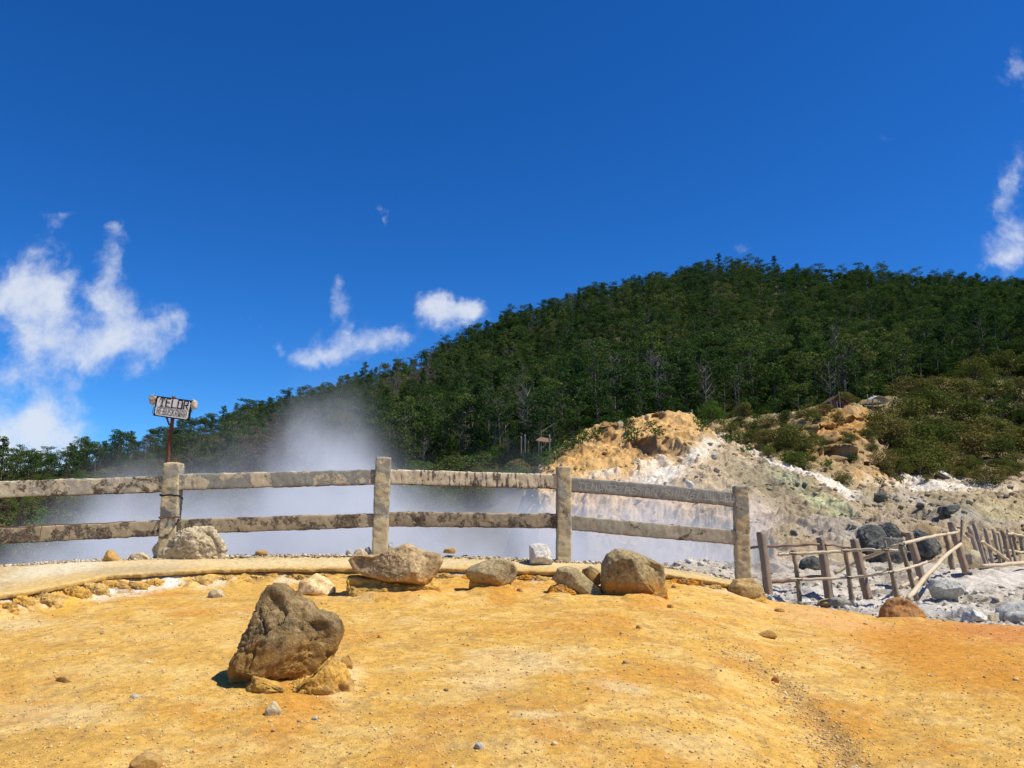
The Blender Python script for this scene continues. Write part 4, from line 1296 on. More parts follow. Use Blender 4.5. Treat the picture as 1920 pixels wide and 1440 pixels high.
def letters(name, text, o, ex, ez, nrm, h, wl, gap, st, mat, parent, org, jitter=0.0, seed=1, lift=.004):
    """flat strokes raised a few mm off a surface: o lower-left corner, ex / ez unit vectors"""
    rng = random.Random(seed)
    V_, F_ = [], []
    cx = 0.0
    for ch in text:
        for ln_ in GL[ch]:
            q = [o + ex * (cx + p_[0] * wl + rng.uniform(-jitter, jitter)) + ez * (p_[1] * h + rng.uniform(-jitter, jitter)) + nrm * lift for p_ in ln_]
            for i in range(len(q) - 1):
                a_, b_ = q[i], q[i + 1]
                dv = (b_ - a_).normalized(); sd = dv.cross(nrm).normalized()
                a2 = a_ - dv * st * .5; b2 = b_ + dv * st * .5
                base = len(V_)
                dz = nrm * (.0004 * (base % 7))
                V_ += [a2 + sd * st / 2 + dz, b2 + sd * st / 2 + dz, b2 - sd * st / 2 + dz, a2 - sd * st / 2 + dz]
                F_.append((base, base + 1, base + 2, base + 3))
        cx += wl + gap
    me = bpy.data.meshes.new(name)
    me.from_pydata([tuple(Vector(v_) - org) for v_ in V_], [], F_); me.update()
    return link(name, me, mat, parent=parent)


# scratched names on the grey rail of the last bay
L = P(1060, 908.5, 10.25); R = P(1384, 938, 10.3)
ex = (R - L).normalized(); nrm = Vector((0, -1, 0)); nrm = (nrm - ex * nrm.dot(ex)).normalized(); ez = nrm.cross(ex).normalized()
if ez.z < 0: ez = -ez
o = L + ex * .17 + nrm * .074 - ez * .045
letters('graffiti', 'TENWAR/ASYAN', o, ex, ez, nrm, .085, .062, .026, .006, M['scratch'], fence, fo, .006, 3)
o = L + ex * 1.25 + nrm * .071 - ez * .030
letters('graffiti', "/SIN'76/", o, ex, ez, nrm, .08, .045, .022, .006, M['scratch'], fence, fo, .006, 4)
letters('graffiti', 'BULLEU', o + ex * .59, ex, ez, nrm, .08, .045, .022, .006, M['scratch'], fence, fo, .006, 6)
o = L + ex * 2.06 + nrm * .071 - ez * .035
letters('graffiti', 'Wo22', o, ex, ez, nrm, .05, .032, .016, .005, M['scratch'], fence, fo, .004, 5)
# faded scribbles on the first post
pc = P(318, 894, 9.75 - .112)
for k_, tx in enumerate(("ARIN", "LANI", "HAN")):
    letters('graffiti', tx, pc + Vector((-.02, 0, -.055 * k_)), Vector((1, 0, 0)), Vector((-.02, 0, 1)).normalized(), Vector((0, -1, 0)), .032, .022, .010, .0045, M['scratch'], fence, fo, .003, 8 + k_)

# ------------------------------------------------------------------ hand-painted sign
ds = 9.93
so_ = P(311, 1030, ds)
sign = empty('sign', so_, 'small hand-painted TELOR REBUSKAWAH sign on a rusty pole tied to the first post', 'sign')
link('pole', pole_mesh('pole', [P(303, 1000, ds), P(308, 930, ds), P(313, 880, ds), P(324, 780, ds), P(326, 743, ds)], .024, org=so_, wob=.002), M['rust'], parent=sign)
link('brace', pole_mesh('brace', [P(311.5, 783, ds - .03), P(317, 797, ds - .02)], .012, org=so_), M['rust'], parent=sign)
TL, TR, BR, BL = [P(a_, b_, ds - .07) for a_, b_ in ((294, 742), (360, 751), (354, 789), (287, 779))]
ctr = (TL + TR + BR + BL) / 4
def board(name, cs, t0, t1, mat, par):
    bm = bmesh.new()
    f_ = [bm.verts.new(c + Vector((0, t0, 0)) - so_) for c in cs]; b_ = [bm.verts.new(c + Vector((0, t1, 0)) - so_) for c in cs]
    n_ = len(cs)
    bm.faces.new(f_); bm.faces.new(b_[::-1])
    for i in range(n_):
        bm.faces.new((f_[i], b_[i], b_[(i + 1) % n_], f_[(i + 1) % n_]))
    bmesh.ops.recalc_face_normals(bm, faces=bm.faces)
    me = bpy.data.meshes.new(name); bm.to_mesh(me); bm.free()
    return link(name, me, mat, parent=par)
bd = board('board', [TL, TR, BR, BL], 0, .03, M['black'], sign)
def lerp4(u, v): return (TL * (1 - u) + TR * u) * (1 - v) + (BL * (1 - u) + BR * u) * v
def chamf(u0, v0, u1, v1, cu=.04, cv=.09, top=True, bot=True):
    q = []
    q += [lerp4(u0 + cu, v0), lerp4(u1 - cu, v0), lerp4(u1, v0 + cv)] if top else [lerp4(u0, v0), lerp4(u1, v0)]
    q += [lerp4(u1, v1 - cv), lerp4(u1 - cu, v1), lerp4(u0 + cu, v1), lerp4(u0, v1 - cv)] if bot else [lerp4(u1, v1), lerp4(u0, v1)]
    if top: q.append(lerp4(u0, v0 + cv))
    return q
board('panel', chamf(.045, .05, .965, .53, bot=False), -.004, -.0005, M['sign_white'], bd)
board('panel', chamf(.035, .55, .96, .95, top=False), -.004, -.0005, M['sign_white'], bd)
exs = (TR - TL).normalized(); ezs = (TL - BL).normalized(); ezs = (TL + TR - BL - BR).normalized()
letters('lettering', 'TELOR', lerp4(.14, .485), (TR - TL).normalized(), ezs, Vector((0, -1, 0)), .105, .052, .026, .0145, M['black'], bd, so_, .001, 1, .007)
letters('lettering', 'REBUSKAWAH', lerp4(.095, .885), (BR - BL).normalized(), ezs, Vector((0, -1, 0)), .078, .025, .0148, .0062, M['black'], bd, so_, .001, 2, .007)
for (cx_, cy_, w_, h_, sd_) in ((287, 750, 6.5, 9.5, 1), (363.5, 759, 6, 9.5, 2)):
    me, b_ = rock_mesh('cloth_bundle', [(cx_ - w_, cy_ - h_ * .8), (cx_, cy_ - h_), (cx_ + w_, cy_ - h_ * .7), (cx_ + w_ * .9, cy_ + h_ * .7), (cx_, cy_ + h_), (cx_ - w_ * .9, cy_ + h_ * .8)], ds - .04, .04, 600 + sd_, nplanes=4, rough=.12, sub=4)
    link('cloth_bundle', me, M['cloth'], parent=sign, loc=b_ - so_)
for q in (((281, 742), (296, 743)), ((288, 762), (285, 776)), ((357, 764), (360, 774))):
    link('string', pole_mesh('string', [P(q[0][0], q[0][1], ds - .08), P(q[1][0], q[1][1], ds - .08)], .004, rim=6, org=so_), M['black'], parent=sign)

# ------------------------------------------------------------------ wooden fences at the right
def nz_at(v, extra=.1):
    return v
wf_o = P(1437, 1123, 12.7)
wf = empty('wooden_fence', wf_o, 'row of thick red-brown leaning posts behind the pale bamboo fence', 'fence')
THICK = [((1427, 998), (1444, 1135), 12.7, .135), ((1538, 1008), (1557, 1134), 12.75, .135), ((1601, 1011), (1631, 1138), 12.6, .13), ((1704, 999), (1735, 1108), 14.4, .135), ((1783, 979), (1812, 1075), 17, .15), ((1804, 975), (1802, 1022), 16, .05), ((1441, 1090), (1446, 1130), 12.8, .05)]
for i, (a_, b_, d, wd) in enumerate(THICK):
    me = beam_mesh('post', P(b_[0], b_[1], d), P(a_[0], a_[1], d + .1), wd * .88, wd * .85, seed=400 + i, segs=24, rim=16, rough=.008, org=wf_o, upv=Vector((1, 0, 0)), twist=.5, sqr=4)
    link('post', me, M['post_red'], parent=wf)
for (pts, r_) in (([(1403, 1028, 12.9), (1470, 1023, 12.8), (1537, 1020, 12.8)], .022), ([(1545, 1020, 12.8), (1600, 1029, 12.7)], .016), ([(1440, 1091, 12.85), (1500, 1086, 12.85), (1556, 1079, 12.9)], .035), ([(1730, 1058, 14.4), (1775, 1040, 15.5)], .014), ([(1812, 1000, 17), (1822, 1006, 18)], .03)):
    link('beam', pole_mesh('beam', [P(*q) for q in pts], r_, org=wf_o, seed=int(pts[0][0]), wob=.006), M['beam_red'], parent=wf)
bf_o = P(1590, 1125, 12.0)
bf = empty('bamboo_fence', bf_o, 'light fence of thin pale bamboo rails tied to slim stakes, right of the concrete fence', 'fence')
for i, (a_, b_, d, r0, r1) in enumerate([((1487, 1031), (1499, 1128), 12.0, .036, .032), ((1584, 1028), (1598, 1134), 12.0, .038, .032), ((1659, 1014), (1682, 1126), 11.7, .046, .014), ((1688, 1020), (1719, 1124), 12.2, .038, .034), ((1771, 996), (1786, 1068), 15, .048, .042)]):
    A_, B_ = P(b_[0], b_[1], d), P(a_[0], a_[1], d + .05)
    link('stake', pole_mesh('stake', [A_, (A_ + B_) / 2 + Vector((.01, 0, 0)), B_], r0, r1, org=bf_o, seed=i, nodes_=.1), M['bamboo_dark'], parent=bf)
for i, (pts, r_) in enumerate([([(1459, 1040, 11.95), (1487, 1038.5, 11.93), (1535, 1036, 11.93), (1585, 1033, 11.93), (1625, 1031, 11.8), (1660, 1032, 11.62), (1683, 1032, 11.6)], .026),
                  ([(1480, 1086, 11.93), (1530, 1086, 11.93), (1590, 1083, 11.92), (1630, 1079, 11.8), (1662, 1074, 11.64), (1700, 1066, 12.0), (1738, 1053, 12.8)], .022),
                  ([(1565, 1075, 12.9), (1605, 1053, 12.9), (1650, 1036, 12.6), (1690, 1020, 12.3), (1735, 1009, 13.5), (1770, 1002, 14.9), (1795, 998, 16)], .030),
                  ([(1702, 1124, 11.4), (1740, 1077, 12.6), (1775, 1040, 14.2), (1802, 1020, 15.2)], .036),
                  ([(1690, 1101, 12.8), (1704, 1093, 12.9), (1720, 1083, 13.0)], .03), ([(1788, 992, 16), (1800, 999, 16.5), (1815, 1012, 17.5)], .04)]):
    link('rail', pole_mesh('rail', [P(*q) for q in pts], r_, r_ * .85, org=bf_o, seed=50 + i, wob=.004, nodes_=.08), M['bamboo'], parent=bf)
for (lx, ly, ld) in ((1487, 1038, 11.93), (1585, 1033, 11.93), (1660, 1031, 11.62), (1498, 1086, 11.93), (1592, 1083, 11.92), (1669, 1073, 11.66), (1690, 1020, 12.25), (1779, 1038, 14.6)):
    c_ = P(lx, ly, ld)
    link('lashing', pole_mesh('lashing', [c_ + Vector((.05 * math.cos(q), .045 * math.sin(q), .018 * (q / 6.28 - .5) + .02 * math.sin(q))) for q in np.linspace(0, 12.56, 15)], .005, rim=5, org=bf_o, sub=2), M['black'], parent=bf)
sf_o = P(1860, 1057, 19.5)
sf = empty('stake_fence', sf_o, 'close row of leaning grey-brown stakes at the far right edge', 'fence')
STK = [((1817, 987), (1841, 1064), 19, .10), ((1826, 982), (1849, 1064), 19.3, .09), ((1835, 998), (1854, 1063), 19.6, .06), ((1847, 990), (1863, 1063), 20, .09), ((1862, 992), (1877, 1062), 20.4, .08), ((1872, 1000), (1884, 1060), 20.6, .05), ((1879, 994), (1895, 1060), 21, .11), ((1889, 992), (1906, 1058), 21.2, .07), ((1898, 1000), (1911, 1056), 21.6, .10), ((1912, 1000), (1924, 1056), 22, .10), ((1928, 995), (1942, 1056), 22.5, .10), ((1950, 998), (1962, 1056), 23, .1), ((1975, 996), (1990, 1055), 23.5, .1), ((2010, 996), (2022, 1055), 24, .1)]
for i, (a_, b_, d, wd) in enumerate(STK):
    me = beam_mesh('stake', P(b_[0], b_[1], d), P(a_[0], a_[1], d + .1), wd, wd, seed=430 + i, segs=10, rim=12, rough=.01, org=sf_o, upv=Vector((1, 0, 0)), sqr=3, twist=i * .7)
    link('stake', me, M['stake'] if i not in (6, 8) else M['post_red'], parent=sf)
for i, (pts, r_) in enumerate([([(1836, 1013, 19.2), (1862, 1030, 20), (1892, 1053, 20.8)], .035), ([(1888, 1001, 21), (1905, 1002, 21.5), (1935, 1010, 22.5), (2010, 1012, 24)], .035), ([(1885, 1032, 21), (1905, 1034, 21.5), (1940, 1040, 22.5), (2015, 1044, 24)], .035), ([(1840, 1062, 18.9), (1900, 1057, 19.2), (1960, 1052, 20.5)], .05)]):
    link('rail', pole_mesh('rail', [P(*q) for q in pts], r_, org=sf_o, seed=90 + i, wob=.01), M['bamboo'], parent=sf)

# ------------------------------------------------------------------ pebbles and rubble (uncountable)
def scatter(name, pts, sizes, mat, label, cols, cat='gravel', sub=1, seed=0):
    rng = np.random.RandomState(seed)
    v, f = ico(sub)
    N_ = len(pts)
    nv = len(v)
    R_ = rng.normal(size=(N_, 3, 3)); 
    q, _ = np.linalg.qr(R_)
    sc = sizes[:, None] * rng.uniform(.55, 1.25, (N_, 3)) * np.array([1, 1, .7])
    vv = v[None] * (1 + rng.uniform(-.28, .28, (N_, nv, 1)))
    V_ = np.einsum('nij,nkj->nki', q, vv) * sc[:, None, :] + pts[:, None, :]
    F_ = f[None] + (np.arange(N_) * nv)[:, None, None]
    C_ = np.repeat(cols, nv, 0)
    me = mesh_np(name, V_.reshape(-1, 3), F_.reshape(-1, 3), C_, shade=False)
    o_ = link(name, me, mat)
    tag(o_, label, cat, kind='stuff')
    return o_


def vc_mat(name, rough=.9):
    m, t, b = princ(name, rough, .2)
    vc = t.n('ShaderNodeVertexColor', layer_name='Col').outputs[0]
    n_ = t.noise(t.n('ShaderNodeNewGeometry').outputs['Position'], 25, 4, .7)
    t.link(t.mix(1.0, vc, t.ramp(n_, [(.3, .7), (.7, 1.25)]), 'MULTIPLY'), b.inputs['Base Color'])
    return m


M['pebble'] = vc_mat('pebble_stone')
rng = np.random.RandomState(5)
N = 12000
ppx = rng.uniform(-100, 2020, N); ppy = 1100 + 380 * rng.uniform(0, 1, N) ** .8
# more of them in and beside the gully
ng = 2600
tg = rng.uniform(0, 1, ng) ** .7
gx = np.interp(tg, np.linspace(0, 1, 7), [1300, 1390, 1450, 1500, 1545, 1580, 1620]) + rng.normal(size=ng) * 22 * (0.5 + tg)
gy = np.interp(tg, np.linspace(0, 1, 7), [1185, 1232, 1275, 1315, 1365, 1410, 1460]) + rng.normal(size=ng) * 10
ppx = np.concatenate([ppx, gx]); ppy = np.concatenate([ppy, gy])
a_, e_ = conv(ppx, ppy)
kq = base_z(a_) / base_d(a_)
dq = CAMH / (kq - e_)
ok = (dq > 1) & (dq < base_d(a_) - .05)
a_, dq = a_[ok], dq[ok]
xq, yq = a_ * dq, dq
zq = ground_z(xq, yq)
sz = 0.003 + 0.007 * rng.uniform(0, 1, len(xq)) ** 3 + 0.012 * (rng.uniform(0, 1, len(xq)) > .988) * rng.uniform(.3, 1, len(xq))
sz *= np.sqrt(dq / 5)
cc = np.array([(.60, .40, .16), (.48, .30, .12), (.70, .52, .26), (.35, .24, .12), (.66, .38, .12)])[rng.randint(0, 5, len(xq))]
scatter('gravel', np.stack([xq, yq, zq + sz * .25], 1), sz, M['pebble'], 'fine ochre gravel strewn over the trodden earth', cc)
# whitish rubble along the crater rim behind the fence
N = 8000
rp = rng.uniform(-60, 1400, N)
ra = conv(rp, np.full(N, 1050.))[0]; np.random.seed(1)
rd = np.interp(ra, LA, F_D) - .14 + rng.uniform(0, 1, N) ** .8 * .19
xq = ra * rd; zq = np.maximum(ground_z(xq, rd), np.interp(ra, LA, FZ) - .01 * (rd > 0)) + .03 * np.clip(fbm(np.stack([xq, rd * 0, rd * 0], 1), 1.1, 4, .6, 88), 0, 1) * rng.uniform(0, 1, N)
sz = .004 + .026 * rng.uniform(0, 1, N) ** 6
cc = np.array([(.50, .42, .29), (.42, .33, .21), (.60, .53, .40), (.28, .21, .14), (.52, .39, .21)])[rng.randint(0, 5, N)]
scatter('rubble', np.stack([xq, rd, zq + sz * .3], 1), sz, M['pebble'], 'pale crumbly rubble along the crater rim behind the fence', cc, 'rubble')
# rocks over the far slopes
vs = np.empty(len(sme.vertices) * 3, np.float32); sme.vertices.foreach_get('co', vs); vs = vs.reshape(-1, 3)
sc_col = np.empty(len(sme.vertices) * 4, np.float32); sme.color_attributes['Col'].data.foreach_get('color', sc_col); sc_col = sc_col.reshape(-1, 4)[:, :3]
spx, spy = to_px(vs[:, 0], vs[:, 1], vs[:, 2])
cand = np.where((spx > 950) & (spx < 1990) & (spy > 790) & (spy < 1075) & (vs[:, 1] < 70) & (vs[:, 1] > 15))[0]
pick = cand[rng.randint(0, len(cand), 6500)]
jit = rng.normal(size=(len(pick), 3)) * .1; jit[:, 2] = 0
sz = (.02 + .20 * rng.uniform(0, 1, len(pick)) ** 7) * np.clip(vs[pick, 1] / 40, .5, 1.4)
cc = sc_col[pick] * rng.uniform(.55, 1.15, (len(pick), 1))
scatter('rubble', vs[pick] + jit, sz, M['pebble'], 'loose volcanic rocks scattered over the bare slopes', cc, 'rubble', seed=3)
vy = np.empty(len(yme.vertices) * 3, np.float32); yme.vertices.foreach_get('co', vy); vy = vy.reshape(-1, 3)
spx, spy = to_px(vy[:, 0], vy[:, 1], vy[:, 2])
db_ = base_d(vy[:, 0] / vy[:, 1])
cand = np.where((spx > 1240) & (spx < 1990) & (vy[:, 1] > db_ + .1) & (vy[:, 1] < 20) & ~((spx > 1780) & (spy < 1100)))[0]
pick = cand[rng.randint(0, len(cand), 3500)]
sz = .012 + .06 * rng.uniform(0, 1, len(pick)) ** 5
cc = np.array([(.52, .47, .40), (.34, .30, .24), (.20, .18, .15), (.60, .55, .45)])[rng.randint(0, 4, len(pick))]
scatter('rubble', vy[pick] + [0, 0, .005], sz, M['pebble'], 'grey stones strewn over the grey ground by the bamboo fence', cc, 'rubble', seed=4)

# dark boulders and single rocks on the slopes
def srock(label, outl, mat, seed, name='boulder', cat='boulder', dd=0.0, thick=.6, **kw):
    cx_ = sum(p_[0] for p_ in outl) / len(outl); by = max(p_[1] for p_ in outl)
    h = SF.hit(cx_, by - 1)
    d = (h.y if h is not None else 30) + dd
    w_ = (max(p_[0] for p_ in outl) - min(p_[0] for p_ in outl)) * d / FPX
    return rock(label, outl, d, w_ * .5 * thick, mat, seed, name=name, cat=cat, **kw)
srock('big black lava boulder behind the bamboo fence, left of its group', [(1606, 1012), (1610, 992), (1630, 984), (1650, 986), (1660, 1005), (1655, 1030), (1630, 1038), (1612, 1030)], rk_dark, 701, rough=.1, ridge=.8)
srock('black lava boulder topping the group behind the bamboo fence', [(1645, 998), (1648, 984), (1665, 979), (1682, 986), (1688, 1002), (1676, 1015), (1655, 1012)], rk_dark, 702, rough=.1, ridge=.8, dd=.6)
srock('low wide black lava boulder at the bottom of the group', [(1625, 1050), (1628, 1020), (1650, 1008), (1690, 1010), (1700, 1035), (1690, 1056), (1650, 1060)], rk_dark, 703, rough=.1, ridge=.8)
srock('black lava boulder behind the tilted fence post', [(1700, 1030), (1704, 1002), (1720, 992), (1740, 1002), (1762, 1022), (1765, 1040), (1730, 1046)], rk_dark, 704, rough=.1, ridge=.8)
srock('dark rounded rock heap by the left red-brown posts', [(1498, 1068), (1504, 1050), (1525, 1042), (1545, 1052), (1552, 1070), (1520, 1076)], rk_dark, 705, rough=.1, ridge=.8)
srock('small dark rock on the slope at the edge of the white band', [(1638, 938), (1640, 925), (1652, 922), (1662, 930), (1660, 937), (1648, 940)], rk_dark, 706, 'rock', 'rock')
srock('wide dark rock high on the grey slope above the stakes', [(1757, 962), (1762, 950), (1775, 948), (1798, 945), (1800, 952), (1785, 964), (1770, 968)], rk_dark, 707, 'rock', 'rock')
srock('dark lump of rock left of the wide dark rock', [(1716, 950), (1722, 942), (1732, 944), (1734, 951), (1724, 955)], rk_dark, 708, 'rock', 'rock')
srock('small dark rock lying on the greenish slope above the first red-brown post', [(1481, 1000), (1484, 993), (1492, 995), (1496, 1003), (1488, 1004)], rk_dark, 709, 'rock', 'rock')
srock('grey rock on the white upper mound slope', [(1330, 860), (1334, 852), (1343, 850), (1345, 858), (1338, 861)], rk_grey, 710, 'rock', 'rock')
srock('white split block on the slope above the scratched rail', [(1283, 902), (1286, 898), (1297, 903), (1306, 914), (1300, 918), (1292, 915)], rk_white, 711, 'rock', 'rock')
srock('pointed brown rock in the white patch of the mound', [(1193, 881), (1197, 871), (1201, 874), (1200, 882)], rk_brown, 712, 'rock', 'rock')
srock('pale upright boulder on the mound ridge beside a shrub', [(1158, 800), (1158, 791), (1164, 788), (1169, 793), (1168, 801)], rk_sand, 713, 'rock', 'rock')
srock('rounded stone on the very top of the mound', [(1208, 786), (1209, 779), (1214, 776), (1218, 781), (1217, 787)], rk_sand, 714, 'rock', 'rock')
srock('dark rock near the right end of the white band', [(1880, 932), (1884, 928), (1893, 929), (1894, 934)], rk_dark, 715, 'rock', 'rock')
srock('greyish hump of rock low on the brown bank', [(1386, 862), (1390, 850), (1402, 846), (1412, 856), (1410, 866)], rk_tan, 716, 'rock', 'rock', dd=8)

# ------------------------------------------------------------------ vegetation
def leaf_quads(centres, radii, n_per, size, rng, flat=.6, up=.5):
    """many small leaf clumps (bent quads) spread through ellipsoid puffs"""
    V_ = []; 
    for c, r in zip(centres, radii):
        n_ = max(6, int(n_per * (r[0] * r[1] * r[2]) ** (2 / 3)))
        d = rng.normal(size=(n_, 3)); d /= np.linalg.norm(d, axis=1)[:, None]
        rad = rng.uniform(.45, 1.0, (n_, 1)) ** .6
        p = c + d * rad * r
        nrm = d * .8 + np.array([0, 0, up]) + rng.normal(size=(n_, 3)) * flat
        nrm /= np.linalg.norm(nrm, axis=1)[:, None]
        t_ = np.cross(nrm, rng.normal(size=(n_, 3))); t_ /= np.linalg.norm(t_, axis=1)[:, None]
        b_ = np.cross(nrm, t_)
        s_ = size * rng.uniform(.5, 1.25, (n_, 1))
        w_ = s_ * rng.uniform(.45, .8, (n_, 1))
        q = np.stack([p - t_ * s_, p + b_ * w_ - nrm * s_ * .15, p + t_ * s_, p - b_ * w_ + nrm * s_ * .15], 1)
        V_.append(q.reshape(-1, 3))
    V_ = np.concatenate(V_)
    F_ = np.arange(len(V_)).reshape(-1, 4)
    return V_, F_


def trunk_np(segs):
    """list of (p0, p1, r0, r1) tapered limbs -> verts, faces"""
    V_ = []; F_ = []
    for (p0, p1, r0, r1) in segs:
        p0 = np.array(p0, float); p1 = np.array(p1, float)
        dv = p1 - p0; dv /= np.linalg.norm(dv)
        s_ = np.cross(dv, [0.3, 1, .2]); s_ /= np.linalg.norm(s_); u_ = np.cross(s_, dv)
        b = len(V_)
        for p, r in ((p0, r0), (p1, r1)):
            for k_ in range(5):
                th_ = k_ * 2 * math.pi / 5
                V_.append(p + r * (math.cos(th_) * s_ + math.sin(th_) * u_))
        for k_ in range(5):
            F_.append((b + k_, b + (k_ + 1) % 5, b + 5 + (k_ + 1) % 5, b + 5 + k_))
    return np.array(V_), np.array(F_)


def make_tree(kind, seed):
    """returns (crown mesh, trunk mesh), unit: metres, base at origin"""
    rng = np.random.RandomState(seed)
    segs = []; cen = []; rad = []
    if kind == 'pine':          # tall open crown of clumps on rising limbs
        H = rng.uniform(9.5, 13)
        lean = rng.uniform(-.5, .5, 2)
        top = np.array([lean[0], lean[1], H])
        mid = np.array([lean[0] * .4, lean[1] * .4, H * .5])
        segs += [((0, 0, -1), mid, .17, .12), (mid, top * [1, 1, .93], .12, .04)]
        nb = 36
        for k_ in range(nb):
            f_ = .16 + .80 * k_ / (nb - 1)
            base = mid * (f_ / .5) if f_ < .5 else mid + (top - mid) * ((f_ - .5) / .5)
            base = np.array([base[0], base[1], H * f_])
            ang = rng.uniform(0, 2 * math.pi)
            wdt = ((1.85 * (1 - f_) ** .8 + .15) if seed % 3 == 0 else (1.75 * max(0, 1 - ((f_ - .58) / .62) ** 2) + .3)) * rng.uniform(.45, 1.3)
            tip = base + np.array([math.cos(ang) * wdt, math.sin(ang) * wdt, .35 + .3 * wdt])
            segs.append((base - [0, 0, .3], tip, .05, .02))
            r_ = rng.uniform(.42, .85) if seed % 3 == 0 else rng.uniform(.55, 1.05)
            cen.append(tip); rad.append(np.array([r_ * 1.25, r_ * 1.25, r_ * .55]))
        cen.append(top - [0, 0, .3]); rad.append(np.array([.55, .55, .6]))
        V_, F_ = leaf_quads(cen, rad, 165 if seed % 3 == 0 else 120, .16, rng)
    elif kind == 'umbrella':    # flat layered crown on a bare trunk
        H = rng.uniform(9.5, 12)
        segs += [((0, 0, -1), (.2, .1, H * .55), .15, .11), ((.2, .1, H * .55), (.5, 0, H * .95), .11, .04)]
        for k_ in range(12):
            ang = rng.uniform(0, 2 * math.pi); f_ = rng.uniform(.5, .98)
            wdt = rng.uniform(.6, 2.4) * (1.25 - f_ * .6)
            tip = np.array([math.cos(ang) * wdt + .3, math.sin(ang) * wdt, H * f_])
            segs.append(((.3, .05, H * f_ - .9), tip, .05, .02))
            r_ = rng.uniform(.7, 1.25)
            cen.append(tip); rad.append(np.array([r_ * 1.3, r_ * 1.3, r_ * .45]))
        V_, F_ = leaf_quads(cen, rad, 120, .16, rng)
    elif kind == 'bush':        # dense rounded crown down to the ground
        H = 3.4
        segs += [((0, 0, -.6), (0, 0, 1.6), .10, .06)]
        for k_ in range(20):
            ang = rng.uniform(0, 2 * math.pi); el = rng.uniform(.0, 1.0)
            r0 = 1.75 * math.sqrt(max(0.05, 1 - el ** 2)) * rng.uniform(.75, 1.1)
            tip = np.array([math.cos(ang) * r0, math.sin(ang) * r0, .5 + el * 2.4 * rng.uniform(.85, 1.1)])
            segs.append(((0, 0, .5), tip, .035, .012))
            r_ = rng.uniform(.5, .95)
            cen.append(tip); rad.append(np.array([r_ * 1.2, r_ * 1.2, r_ * .7]))
        for k_ in range(6):
            cen.append(np.array([rng.uniform(-.7, .7), rng.uniform(-.7, .7), rng.uniform(.6, 2.2)])); rad.append(np.array([.8, .8, .7]))
        V_, F_ = leaf_quads(cen, rad, 230, .095, rng, .6)
    elif kind == 'tuft':        # low spiky shrub
        segs += [((0, 0, -.2), (0, 0, .5), .03, .02)]
        for k_ in range(12):
            ang = rng.uniform(0, 2 * math.pi); r0 = rng.uniform(.1, .7)
            cen.append(np.array([math.cos(ang) * r0, math.sin(ang) * r0, rng.uniform(.2, .8)])); rad.append(np.array([.3, .3, .35]))
        V_, F_ = leaf_quads(cen, rad, 150, .10, rng, .9, .1)
    else:                       # dead tree
        H = rng.uniform(9, 12)
        segs += [((0, 0, -1), (.2, 0, H * .5), .13, .09), ((.2, 0, H * .5), (-.1, .2, H), .09, .02)]
        for k_ in range(22):
            f_ = rng.uniform(.3, .97); ang = rng.uniform(0, 2 * math.pi); L_ = rng.uniform(.8, 2.2) * (1.2 - f_ * .6)
            b0 = np.array([.1, .1, H * f_]); tip = b0 + np.array([math.cos(ang) * L_, math.sin(ang) * L_, L_ * .9])
            segs.append((b0, tip, .045, .015))
            for q in range(3):
                m_ = b0 + (tip - b0) * rng.uniform(.4, .9)
                segs.append((m_, m_ + rng.normal(size=3) * .35 + [0, 0, .35], .02, .008))
            cen.append(tip); rad.append(np.array([.5, .5, .4]))
        V_, F_ = leaf_quads(cen, rad, 16, .13, rng)
    tv, tf = trunk_np(segs)
    return mesh_np('crown', V_, F_, shade=False), mesh_np('trunk', tv, tf)


PROTO = {}
for kind, n_, mat, bk in (('pine', 6, 'leaf', 'bark'), ('umbrella', 3, 'leaf', 'bark'), ('bush', 4, 'leaf_olive', 'bark'), ('tuft', 3, 'leaf_bright', 'bark'), ('dead', 3, 'leaf_dry', 'bark_dead')):
    for k_ in range(n_):
        cme, tme = make_tree(kind, 900 + k_ * 13 + len(kind))
        cme.materials.append(M[mat]); tme.materials.append(M[bk])
        PROTO.setdefault(kind, []).append((cme, tme))
# lighter-leaved version of the bush for the damp hollow below the forest
PROTO['fresh'] = []
for cme, tme in PROTO['bush'][:3]:
    c2 = cme.copy(); c2.materials.clear(); c2.materials.append(M['leaf_bright']); PROTO['fresh'].append((c2, tme))
PROTO['dry'] = []
for cme, tme in PROTO['pine'][:3]:
    c2 = cme.copy(); c2.materials.clear(); c2.materials.append(M['leaf_dry']); PROTO['dry'].append((c2, tme))


def plant(kind, var, loc, rot, scl, name, label, cat, group):
    cme, tme = PROTO[kind][var % len(PROTO[kind])]
    r = bpy.data.objects.new(name, None); COL.objects.link(r)
    r.location = loc; r.rotation_euler = (0, 0, rot)
    r.scale = scl if hasattr(scl, '__len__') else (scl, scl, scl)
    tag(r, label, cat, group)
    for nm, me in (('crown', cme), ('trunk', tme)):
        c = bpy.data.objects.new(nm, me); COL.objects.link(c); c.parent = r
    return r


rng = np.random.RandomState(77)
